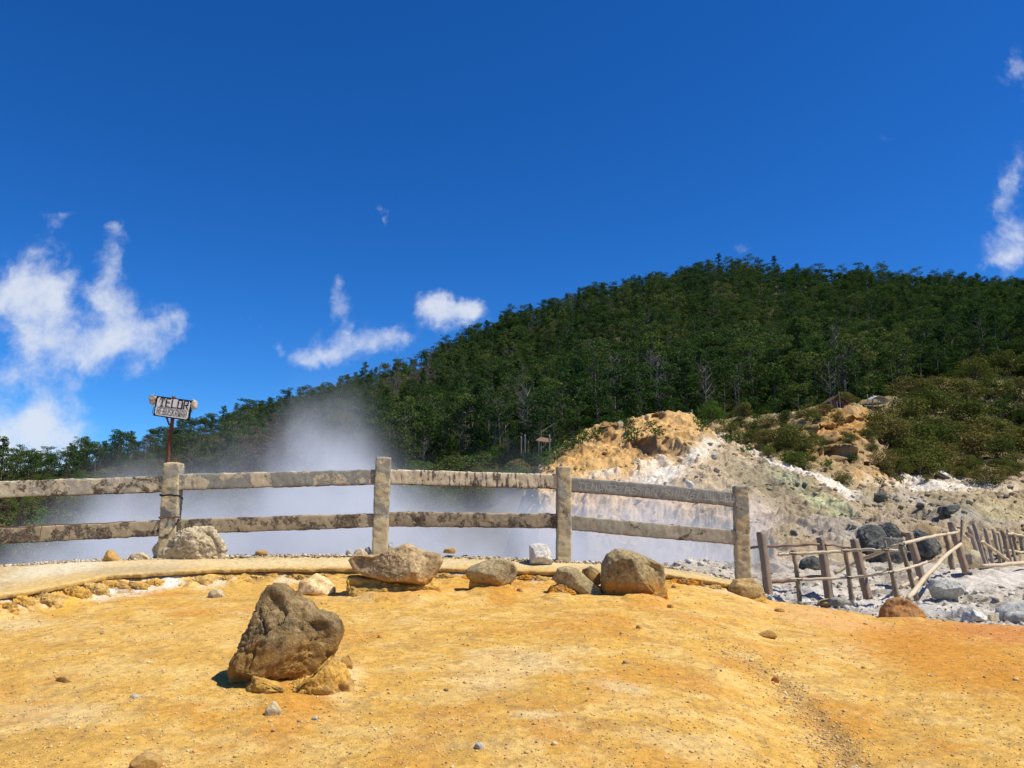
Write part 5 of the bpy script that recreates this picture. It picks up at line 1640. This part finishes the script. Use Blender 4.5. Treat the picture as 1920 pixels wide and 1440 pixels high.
# candidate forest trees on the mountain (jittered sampling over the sheet)
cand = []
tries = 0
cell = {}
while len(cand) < 8000 and tries < 190000:
    tries += 1
    pxr = rng.uniform(-260, 2420)
    a = float(conv(pxr, 800)[0])
    d = math.sqrt(rng.uniform(70 ** 2, 372 ** 2))
    crest = float(np.interp(pxr, [0, 150, 330, 470, 600, 740, 900, 1100, 1240, 1370, 1700, 1920], [205, 215, 250, 275, 292, 310, 325, 340, 345, 350, 340, 330]))
    if d > crest + 14:
        continue
    if pxr < 145 and d > crest - 14:
        continue                       # the left ridge has its own loose row
    near = float(np.interp(pxr, [0, 600, 900, 1000, 1100, 1300, 1560, 1650, 1800, 1920], [128, 128, 112, 96, 96, 100, 100, 108, 128, 142]))
    if d < near:
        continue
    x_ = a * d
    sp = 2.7 + d * .0045
    key = (int(x_ / sp), int(d / sp))
    if any((key[0] + i, key[1] + j) in cell and math.hypot(cell[(key[0] + i, key[1] + j)][0] - x_, cell[(key[0] + i, key[1] + j)][1] - d) < sp for i in (-1, 0, 1) for j in (-1, 0, 1)):
        continue
    z_t = HF.z(x_, d)
    if z_t is None:
        continue
    lim_py = float(np.interp(pxr, [0, 150, 300, 420, 520], [905, 900, 862, 815, 600]))
    if pxr < 520 and d < crest - 25 and CAMH + float(conv(pxr, lim_py)[1]) * d < z_t + 8.5:
        continue
    cell[key] = (x_, d)
    n_ = float(vnoise(np.array([[x_ * .03, d * .03, 0]]), 5)[0])
    kd = 'pine' if rng.rand() < .74 else 'umbrella'
    if rng.rand() < .05 + .40 * max(0, n_) * (pxr < 1350):
        kd = 'dead'
    if pxr < 620 and d < 165 and rng.rand() < .30:
        kd = 'dry'
    sc_ = rng.choice([rng.uniform(.55, .8), rng.uniform(.8, 1.05), rng.uniform(1.0, 1.3)], p=[.3, .5, .2]) * (1.0 if d < 130 else .86)
    cand.append((x_, d, z_t, kd, sc_, rng.uniform(0, 6.28), pxr))
cand.sort(key=lambda c: c[1] / c[4])
open('/tmp/n.txt', 'w').write(str(len(cand))) if False else None
vis = [c for c in cand if -60 < c[6] < 1980]
BIG = vis[:230]
big_ids = set(id(c) for c in BIG)
REST = [c for c in cand if id(c) not in big_ids]
names = {'pine': ('pine_tree', 'pine tree'), 'umbrella': ('pine_tree', 'pine tree'), 'dead': ('dead_tree', 'dead tree'), 'dry': ('dry_tree', 'tree')}
labs = {'pine': 'dark green tree with a tall clumpy crown along the foot of the forested mountain',
        'umbrella': 'dark green tree with a flat layered crown along the foot of the forested mountain',
        'dead': 'bare grey dead tree standing among the green forest trees',
        'dry': 'brownish dry-leaved tree on the steam-veiled slope at left'}
for i, (x_, d, z_t, kd, sc_, rt, pxr) in enumerate(BIG):
    plant(kd, i, (x_, d, z_t - .2), rt, (sc_, sc_, sc_ * rng.uniform(.9, 1.1)), names[kd][0], labs[kd], names[kd][1], {'pine': 'clumpy-crowned trees at the foot of the mountain', 'umbrella': 'flat-crowned trees at the foot of the mountain', 'dead': 'dead trees among the forest', 'dry': 'dry trees on the left slope'}[kd])

# the left ridge: a loose row of tall trees against the sky
ridge = [(-30, 838), (8, 848), (22, 843), (38, 838), (52, 842), (64, 846), (78, 838), (88, 835), (102, 839), (110, 846), (126, 874), (153, 845), (168, 852), (184, 850), (204, 845), (-12, 845), (30, 850), (70, 850), (95, 850), (140, 866)]
for i, (px_, ty) in enumerate(ridge):
    d = 206 + (i * 7) % 11
    a = float(conv(px_, 880)[0]); x_ = a * d
    z_t = HF.z(x_, d, 6)
    top = CAMH + float(conv(px_, ty)[1]) * d
    h_ = max(4.0, top - z_t)
    s_ = h_ / 11.8
    plant('umbrella' if i % 3 else 'pine', i, (x_, d, z_t - .2), i * 1.3, (s_ * 1.02, s_ * 1.02, s_), 'ridge_tree', 'slender open-crowned tree in the row on the left skyline ridge', 'tree', 'row of trees on the left ridge')

# right-hand shrubs
def on_slope(px_, py_, default_d=90):
    h = SF.hit(px_, py_)
    return h
BUSH = [(1655, 806, 2.6), (1672, 838, 2.8), (1708, 838, 3.4), (1690, 862, 2.4), (1740, 845, 4.4), (1770, 825, 3.8), (1730, 870, 3.0), (1765, 872, 2.5), (1800, 840, 4.6), (1830, 862, 3.4), (1850, 825, 3.5), (1880, 830, 4.4), (1905, 850, 4.0), (1870, 862, 2.6), (1700, 790, 3.4), (1740, 782, 4.2), (1790, 790, 4.6), (1830, 795, 4.0), (1880, 785, 4.0), (1915, 800, 3.6), (1705, 745, 4.0), (1738, 755, 3.0), (1770, 748, 4.2), (1815, 755, 4.6), (1860, 745, 4.4), (1905, 750, 4.4), (1690, 712, 4.0), (1655, 715, 4.2), (1720, 700, 3.8), (1785, 705, 4.6), (1830, 712, 4.6), (1875, 700, 4.4), (1910, 705, 4.6), (1640, 690, 4.4), (1675, 675, 4.6), (1715, 665, 4.2), (1755, 655, 4.2), (1795, 668, 4.8), (1840, 670, 4.8), (1885, 660, 4.6), (1918, 668, 4.2), (1625, 660, 4.0), (1655, 640, 4.4), (1700, 640, 4.6), (1820, 640, 4.6), (1865, 630, 4.6), (1905, 628, 4.6), (1760, 632, 4.0), (1940, 700, 4.5), (1945, 780, 4.5), (1950, 640, 4.5), (1955, 850, 4.5), (1660, 880, 1.8), (1700, 882, 2.0), (1725, 890, 2.6), (1810, 882, 1.6), (1850, 905, 1.8), (1830, 895, 1.6), (1905, 878, 1.8), (1588, 760, 1.6),
        (1488, 838, 2.6), (1476, 822, 1.4), (1502, 846, 1.6), (1545, 780, 1.4), (1515, 782, 1.2), (1436, 836, 1.6), (1410, 830, 1.4), (1370, 815, 1.5), (1440, 800, 1.4)]
brng = random.Random(21)
for _ in range(46):
    bx = brng.uniform(1375, 1905); lo_ = float(np.interp(bx, [1375, 1500, 1640, 1700, 1905], [842, 884, 925, 905, 900])); hi_ = float(np.interp(bx, [1375, 1560, 1640, 1700, 1905], [800, 775, 800, 865, 865]))
    BUSH.append((bx, brng.uniform(hi_, lo_), brng.uniform(.6, 1.35)))
srt = []
for (bx, by, hh) in BUSH:
    h = SF.hit(bx, by)
    if h is None or h.y > 160:
        h = HF.hit(bx, by)
        if h is None:
            continue
    srt.append((bx, by, hh, h))
for i, (bx, by, hh, h) in enumerate(srt):
    s_ = hh / 3.2 * (.84 if hh > 3.5 else 1)
    zz = max(SF.z(h.x, h.y, -99), HF.z(h.x, h.y, -99))
    kind = 'bush'
    small = hh < 2.3
    plant(kind, i, (h.x, h.y, zz - .25 * s_), i * 2.1, (s_ * 1.18, s_ * 1.18, s_ * rng.uniform(.85, 1.05)), 'shrub',
          'small round shrub rooted in the bare ochre bank' if small else 'dense olive-brown rounded shrub massed on the right-hand slope', 'shrub',
          'small shrubs on the ochre bank' if small else 'olive shrubs massed on the right slope')
# fresh green thicket between the steam and the mound, and tufts on the mound
THK = [(800, 905, 3.5), (840, 895, 4.2), (870, 880, 3.6), (885, 905, 3.0), (910, 895, 4.2), (935, 905, 3.2), (950, 880, 3.6), (975, 900, 3.0), (990, 882, 3.4), (860, 860, 4.2), (900, 855, 4.0), (925, 865, 4.0), (830, 925, 3.2), (870, 920, 3.0), (920, 925, 3), (970, 920, 3), (770, 915, 3.6), (780, 940, 3.5), (960, 855, 3.4)]
for i, (bx, by, hh) in enumerate(THK):
    h = HF.hit(bx, by); h2 = SF.hit(bx, by)
    if h is None or (h2 is not None and h2.y < h.y):
        h = h2
    if h is None:
        continue
    d = min(h.y, 98)
    x_ = h.x * d / h.y
    zz = max(SF.z(x_, d, -99), HF.z(x_, d, -99))
    s_ = hh / 3.2
    plant('fresh' if i % 5 in (0, 2, 3) else 'bush', i, (x_, d, zz - .2), i * 1.7, (s_ * 1.2, s_ * 1.2, s_), 'shrub', 'green shrub of the thicket between the steam and the ochre mound', 'shrub', 'thicket left of the mound')
TUF = [(1178, 800, 1.4), (1168, 796, 1.2), (1190, 822, 1.5), (1180, 828, 1.2), (1120, 818, 1.3), (1100, 824, 1.3), (1085, 832, 1.4), (1070, 840, 1.4), (1055, 852, 1.5), (1040, 862, 1.5), (1310, 800, 1.5), (1318, 806, 1.2), (1335, 790, 1.0), (1380, 800, 1.3), (1420, 790, 1.5), (1366, 830, 1.5), (1388, 828, 1.7), (1430, 832, 1.5), (1346, 812, 1.2), (1400, 850, 1.2), (1440, 852, 1.3), (1530, 790, 1.3), (1522, 778, 1.2), (1510, 862, 1.2), (1475, 868, 1.2), (1540, 838, 1.2), (1465, 790, 1.4), (1355, 798, 1.5), (1600, 865, 1), (1550, 880, 1.3), (1230, 816, 1.4), (1222, 800, 1.0), (1028, 880, 1.4), (1020, 870, 1.5), (1650, 905, .9), (1690, 905, 1.0), (1835, 905, 1.2), (1870, 910, 1.1)]
for i, (bx, by, hh) in enumerate(TUF):
    h = SF.hit(bx, by)
    if h is None or h.y > 110:
        continue
    plant('tuft', i, (h.x, h.y, h.z - .1), i * 1.1, hh * .62, 'tuft_plant', 'small yellow-green tufted plant growing on the bare ochre mound and bank', 'plant', 'tufted plants on the mound and bank')
# single trees at the forest edge
for i, (bx, by, kd, sc_, lb) in enumerate([(1337, 790, 'fresh', .75, 'bright round shrub at the dark forest edge behind the mound top'), (1395, 785, 'bush', .6, 'feathery shrub left of the hut before the dark forest'), (1548, 745, 'fresh', .8, 'bright green shrub touching the roof of the wooden hut'), (954, 878, 'dead', .55, 'leafless grey tree in the hollow left of the mound'), (1035, 825, 'fresh', .8, 'small bright tree beside the tilted shelter roof')]):
    h = SF.hit(bx, by)
    if h is None or h.y > 118:
        h = HF.hit(bx, by)
    d = min(h.y, 100); x_ = h.x * d / h.y
    zz = max(SF.z(x_, d, -99), HF.z(x_, d, -99))
    plant(kd, i, (x_, d, zz - .1), i, sc_, 'dead_tree' if kd == 'dead' else 'shrub', lb, 'dead tree' if kd == 'dead' else 'shrub', None)

# low undergrowth under the trees, uncountable
under = []
for q_ in range(15000):
    pxr = rng.uniform(-160, 2080); a = float(conv(pxr, 800)[0]); d = math.sqrt(rng.uniform(50 ** 2, 250 ** 2))
    near = float(np.interp(pxr, [0, 600, 900, 1000, 1100, 1300, 1560, 1650, 1800, 1920], [50, 52, 76, 90, 95, 98, 98, 106, 120, 130]))
    crest = float(np.interp(pxr, [0, 150, 330, 470], [205, 215, 250, 275]))
    if d < near or d > crest + 4 or (pxr > 700 and rng.rand() > 1.1 - d / 220):
        continue
    z_t = HF.z(a * d, d)
    if z_t is None:
        continue
    kd = 'dry' if (pxr < 620 and rng.rand() < .45) else ('bush' if rng.rand() < .6 else 'fresh')
    under.append((a * d, d, z_t, kd, rng.uniform(.45, 1.1) * (.32 if kd == 'dry' else 1), rng.uniform(0, 6.28)))

for q_ in range(420):
    pxr = rng.uniform(1965, 2420); a = float(conv(pxr, 800)[0]); d = rng.uniform(84, 140)
    z_t = SF.z(a * d, d)
    if z_t is not None and pxr < 2290:
        under.append((a * d, d, z_t, 'bush', rng.uniform(.8, 1.5), rng.uniform(0, 6.28)))

# the rest of the forest: too many to count, one object
pc = bpy.data.collections.new('forest_parts')
order = {}
for kind in ('pine', 'umbrella', 'dead', 'dry', 'bush', 'fresh'):
    for k_, (cme, tme) in enumerate(PROTO[kind]):
        # crown and trunk in one source mesh per variant
        bm = bmesh.new(); bm.from_mesh(cme)
        nf = len(bm.faces)
        bm.from_mesh(tme)
        bm.faces.ensure_lookup_table()
        for f_ in bm.faces[nf:]:
            f_.material_index = 1
        me = bpy.data.meshes.new('v'); bm.to_mesh(me); bm.free()
        me.materials.append(cme.materials[0]); me.materials.append(tme.materials[0])
        ob = bpy.data.objects.new('v%02d_%s' % (len(order), kind), me)
        pc.objects.link(ob)
        order[(kind, k_)] = len(order)
ng_ = bpy.data.node_groups.new('forest_instances', 'GeometryNodeTree')
ng_.interface.new_socket('Geometry', in_out='INPUT', socket_type='NodeSocketGeometry')
ng_.interface.new_socket('Geometry', in_out='OUTPUT', socket_type='NodeSocketGeometry')
gi = ng_.nodes.new('NodeGroupInput'); go = ng_.nodes.new('NodeGroupOutput')
iop = ng_.nodes.new('GeometryNodeInstanceOnPoints'); ci = ng_.nodes.new('GeometryNodeCollectionInfo')
ci.inputs['Collection'].default_value = pc
ci.inputs['Separate Children'].default_value = True
ci.inputs['Reset Children'].default_value = True
def nattr(nm, tp):
    q = ng_.nodes.new('GeometryNodeInputNamedAttribute'); q.data_type = tp; q.inputs['Name'].default_value = nm
    return [o_ for o_ in q.outputs if o_.enabled][0]
ng_.links.new(gi.outputs[0], iop.inputs['Points']); ng_.links.new(ci.outputs[0], iop.inputs['Instance'])
iop.inputs['Pick Instance'].default_value = True
ng_.links.new(nattr('vi', 'INT'), iop.inputs['Instance Index'])
ng_.links.new(nattr('rz', 'FLOAT_VECTOR'), iop.inputs['Rotation'])
ng_.links.new(nattr('sc', 'FLOAT_VECTOR'), iop.inputs['Scale'])
ng_.links.new(iop.outputs[0], go.inputs[0])


def mass(name, items, label, cat):
    fm = bpy.data.meshes.new(name)
    fm.vertices.add(len(items))
    fm.vertices.foreach_set('co', np.array([(c[0], c[1], c[2] - .2) for c in items], np.float32).ravel())
    ai = fm.attributes.new('vi', 'INT', 'POINT'); ar = fm.attributes.new('rz', 'FLOAT_VECTOR', 'POINT'); asc = fm.attributes.new('sc', 'FLOAT_VECTOR', 'POINT')
    ai.data.foreach_set('value', np.array([order[(c[3], int(c[5] * 100) % len(PROTO[c[3]]))] for c in items], np.int32))
    ar.data.foreach_set('vector', np.array([(0, 0, c[5]) for c in items], np.float32).ravel())
    asc.data.foreach_set('vector', np.array([(c[4], c[4], c[4]) for c in items], np.float32).ravel())
    fo_ = link(name, fm)
    tag(fo_, label, cat, kind='stuff')
    md = fo_.modifiers.new('instances', 'NODES'); md.node_group = ng_


mass('forest', REST, 'dense dark green forest covering the upper mountain up to the skyline', 'forest')
mass('undergrowth', under, 'low leafy undergrowth between the trunks of the forest', 'undergrowth')

# ------------------------------------------------------------------ huts and small structures on the slope
M['plank'] = wood_mat('old_planks', (.10, .06, .035), (.22, .13, .075))
M['thatch'] = flat_mat('brown_thatch', (.12, .085, .05), .95, .1, 8, .4)
M['tarp'] = flat_mat('grey_white_tarp', (.62, .62, .62), .7, .3, 1.5, .25)
M['tin'] = flat_mat('pale_metal_sheet', (.55, .58, .60), .5, .4, 2, .15)


def prism(name, pts, mat, parent, org):
    """hexahedron from 8 points (4 bottom, 4 top)"""
    me = bpy.data.meshes.new(name)
    me.from_pydata([tuple(Vector(p_) - Vector(org)) for p_ in pts], [], [(3, 2, 1, 0), (4, 5, 6, 7), (0, 1, 5, 4), (1, 2, 6, 5), (2, 3, 7, 6), (3, 0, 4, 7)])
    me.update()
    return link(name, me, mat, parent=parent)


def slab(name, q, th, mat, parent, org):
    q = [Vector(v_) for v_ in q]
    return prism(name, q + [v_ + Vector((0, 0, th)) for v_ in q], mat, parent, org)


h = SF.hit(1567, 770); d = h.y + 1.5
b = P(1571, 768, d); b.z = SF.z(b.x, d) - .1
u = d / FPX
hut = empty('hut', b, 'small dark plank hut with a pitched roof at the forest edge above the ochre bank', 'hut')
w2, dp, hh = 13 * u, .9, 15 * u
prism('wall', [b + Vector(v_) for v_ in [(-w2, 0, -.3), (w2, 0, -.3), (w2, 2 * dp, -.3), (-w2, 2 * dp, -.3), (-w2, 0, hh), (w2, 0, hh), (w2, 2 * dp, hh), (-w2, 2 * dp, hh)]], M['plank'], hut, b)
me = bpy.data.meshes.new('gable'); me.from_pydata([(-w2, 0, hh), (w2, 0, hh), (0, 0, hh + .5), (-w2, 2 * dp, hh), (w2, 2 * dp, hh), (0, 2 * dp, hh + .5)], [], [(0, 1, 2), (5, 4, 3), (0, 2, 5, 3), (1, 4, 5, 2)]); link('gable', me, M['plank'], parent=hut)
for sgn in (-1, 1):
    slab('roof', [b + Vector(v_) for v_ in [(0, -.25, hh + .55), (sgn * (w2 + .22), -.25, hh - .12), (sgn * (w2 + .22), 2 * dp + .2, hh - .12), (0, 2 * dp + .2, hh + .55)]][::sgn], .07, M['thatch'], hut, b)
prism('door', [b + Vector(v_) for v_ in [(-.1, -.03, -.1), (.45, -.03, -.1), (.45, .01, -.1), (-.1, .01, -.1), (-.1, -.03, .6), (.45, -.03, .6), (.45, .01, .6), (-.1, .01, .6)]], M['black'], hut, b)
for dx_ in (-w2 - .1, .55 * w2 - .6, w2 * .1):
    link('post', pole_mesh('post', [b + Vector((dx_, -.5, -.4)), b + Vector((dx_ - .1, -.55, hh + (.9 if dx_ > 0 else -.1)))], .05, org=b, rim=6), M['bark_dead'], parent=hut)

h = SF.hit(1640, 772) or P(1640, 760, 84); d = min(h.y, 88)
b = P(1645, 757, d); u = d / FPX
sh = empty('shelter', b, 'stilted plank platform under a sagging grey-white tarpaulin roof among the shrubs', 'shelter')
slab('platform', [b + Vector(v_) for v_ in [(-20 * u, 0, 0), (16 * u, 0, .1), (16 * u, 1.6, .1), (-20 * u, 1.6, 0)]], .12, M['bamboo'], sh, b)
slab('platform', [b + Vector(v_) for v_ in [(-16 * u, .02, -.45), (14 * u, .02, -.35), (14 * u, 1.6, -.35), (-16 * u, 1.6, -.45)]], .10, M['plank'], sh, b)
n_ = 9
V_, F_ = [], []
for i in range(n_):
    for j in range(3):
        t_ = i / (n_ - 1)
        zz_ = (8 + 8 * math.sin(math.pi * min(1, t_ * 1.15)) ** .8 - 3 * t_) * u
        V_.append((-12 * u + 40 * u * t_, -.2 + j * .9, zz_ + .1 * (j == 1)))
for i in range(n_ - 1):
    for j in range(2):
        F_.append((i * 3 + j, (i + 1) * 3 + j, (i + 1) * 3 + j + 1, i * 3 + j + 1))
me = bpy.data.meshes.new('tarp'); me.from_pydata(V_, [], F_); tp = link('tarp', me, M['tarp'], parent=sh)
md = tp.modifiers.new('thick', 'SOLIDIFY'); md.thickness = .04
for (x0, z0, x1, z1) in ((-16, -14, -17, 18), (-9, -12, -6, 17), (12, -14, 12, 11), (2, -14, 3, 14), (-12, -6, -5, 16)):
    link('post', pole_mesh('post', [b + Vector((x0 * u, .1, z0 * u)), b + Vector((x1 * u, .1, z1 * u))], .05, org=b, rim=6), M['stake'], parent=sh)

h = SF.hit(1022, 855) or P(1022, 850, 60); d = 60.0
b = P(1022, 842, d); u = d / FPX
sh2 = empty('shelter', b, 'tiny tilted brown roof on a single pale post left of the mound', 'shelter')
slab('roof', [P(1004, 827, d), P(1030, 832, d), P(1034, 825, d + 1.6), P(1014, 821, d + 1.6)], .08, M['plank'], sh2, b)
link('post', pole_mesh('post', [P(1030, 850, d), P(1030, 815, d)], .06, org=b, rim=6), M['bark_dead'], parent=sh2)
link('post', pole_mesh('post', [P(1010, 848, d), P(1010, 826, d)], .04, org=b, rim=6), M['bark_dead'], parent=sh2)

d = 62.6
b = P(1268, 785, d); b.z = SF.z(b.x, d) 
rl = empty('railing', b, 'low wooden rail on short posts along the top of the mound', 'railing')
link('rail', pole_mesh('rail', [P(1247, 775.5, d), P(1270, 775, d), P(1299, 774, d)], .06, org=b, rim=6), M['bark_dead'], parent=rl)
for (xa, ya, xb, yb) in ((1240, 781, 1238, 773), (1257, 784, 1260, 775), (1279, 786, 1278, 774), (1298, 788, 1297, 768)):
    link('post', pole_mesh('post', [P(xa, ya + 4, d), P(xb, yb, d)], .05, org=b, rim=6), M['bark_dead'], parent=rl)

h = SF.hit(1772, 897); d = h.y
b = P(1772, 898, d)
st_ = empty('metal_sheet', b, 'pale grey metal sheet lying tilted on the bank below the shrubs', 'metal sheet')
slab('sheet', [P(1758, 885, d), P(1784, 897, d), P(1781, 893, d + 2.2), P(1768, 884.5, d + 2.2)], .08, M['tin'], st_, b)
slab('support', [P(1754, 890, d - .1), P(1784, 899, d - .1), P(1784, 898, d + 1.5), P(1757, 889, d + 1.5)], .12, M['plank'], st_, b)
for (q, lb) in ((((977, 852), (977, 818)), 'left of two thin bare poles standing before the forest, left of the mound'), (((984, 850), (984, 815)), 'right of two thin bare poles standing before the forest, left of the mound')):
    b = P(q[0][0], q[0][1], 72)
    o_ = link('pole', pole_mesh('pole', [b, P(q[1][0], q[1][1], 72)], .06, org=b, rim=6), M['bark_dead'], loc=b); tag(o_, lb, 'pole')
b = P(1130, 812, 59.5); o_ = link('stump', pole_mesh('stump', [b - Vector((0, 0, .3)), P(1131, 806, 59.5)], .09, org=b, rim=6), M['bark'], loc=b); tag(o_, 'short stump on the brow of the ochre mound', 'stump')

# ------------------------------------------------------------------ steam
def volume_box(name, lo, hi, build, label, step=1.0):
    bm = bmesh.new()
    bmesh.ops.create_cube(bm, size=1.0)
    lo = Vector(lo); hi = Vector(hi)
    for v_ in bm.verts:
        v_.co = Vector([(hi[i] - lo[i]) * v_.co[i] for i in range(3)])
    me = bpy.data.meshes.new(name); bm.to_mesh(me); bm.free()
    m = bpy.data.materials.new(name + '_vapour'); m.use_nodes = True; m.node_tree.nodes.clear()
    t = NT(m.node_tree)
    pv = t.n('ShaderNodeVolumePrincipled')
    pv.inputs['Color'].default_value = STEAM_COL
    pv.inputs['Anisotropy'].default_value = 0.1
    t.link(build(t), pv.inputs['Density'])
    o = t.n('ShaderNodeOutputMaterial'); t.link(pv.outputs[0], o.inputs['Volume'])
    try:
        m.cycles.volume_step_rate = step
    except Exception as ex_:
        print(ex_)
    ob = link(name, me, m, loc=(lo + hi) / 2)
    tag(ob, label, 'steam', kind='stuff')
    return ob


STEAM_COL = (0.93, 0.93, 0.94, 1)


def steam_density(t):
    g = t.n('ShaderNodeNewGeometry').outputs['Position']
    sp = t.n('ShaderNodeSeparateXYZ'); t.link(g, sp.inputs[0])
    X_, Y_, Z_ = sp.outputs
    n1 = t.noise(g, .26, 5, .6, .6)
    n2 = t.noise(t.scale(g, (1, 1, 1.3)), .95, 3, .6)
    n = t.math('ADD', t.math('MULTIPLY', t.math('SUBTRACT', n1, .5), 3.6), t.math('MULTIPLY', t.math('SUBTRACT', n2, .5), 1.4))
    # height of the bank's upper surface along x (through a curve)
    fc = t.n('ShaderNodeFloatCurve')
    mr = t.n('ShaderNodeMapRange'); t.link(t.math('MULTIPLY', t.math('DIVIDE', X_, Y_), 25.0), mr.inputs['Value'])
    mr.inputs['From Min'].default_value = -22; mr.inputs['From Max'].default_value = 12
    t.link(mr.outputs[0], fc.inputs['Value'])
    cur = fc.mapping.curves[0]
    pts = [(-22, -1.0), (-19, -.6), (-16.5, .3), (-14.3, 1.8), (-12.5, 3.0), (-10.5, 3.1), (-8.8, 3.1), (-7.6, 4.1), (-6.6, 4.9), (-5.6, 4.8), (-4.6, 4.0), (-3.0, 2.6), (-1.5, 2.1), (1.2, 2.4), (2.5, 2.2), (5, 2.5), (7.2, 2.0), (8.8, .4), (12, -2.0)]
    f01 = lambda v: ((v[0] + 22) / 34.0, (v[1] + 4) / 10.0)
    cur.points[0].location = f01(pts[0]); cur.points[1].location = f01(pts[-1])
    for q in pts[1:-1]:
        cur.points.new(*f01(q))
    fc.mapping.update()
    top = t.math('SUBTRACT', t.math('MULTIPLY', fc.outputs[0], 10.0), 4.0)
    hgt = t.math('SUBTRACT', t.math('ADD', top, t.math('MULTIPLY', n, 1.25)), Z_)
    den = t.sstep(hgt, -1.5, 3.6)
    den = t.math('POWER', den, 2.4)
    # keep clear of the near rim and let it thin out at the back
    den = t.math('MULTIPLY', den, t.sstep(Y_, 15.0, 19.0))
    den = t.math('MULTIPLY', den, t.sstep(Y_, 36.0, 29.0))
    n3 = t.noise(t.vmath('ADD', g, (7, 3, 40)), .42, 5, .65, .8)
    den = t.math('MULTIPLY', den, t.math('MULTIPLY_ADD', t.sstep(n3, .36, .66), 1.7, .10))
    den = t.math('MULTIPLY', den, .23)
    # two thin wisps by the right-hand posts and a faint one over the trees
    return den


volume_box('steam', (-22, 14.5, -9.5), (13, 36.5, 7.0), steam_density, 'bluish white steam rising from the crater behind the fence', .25)
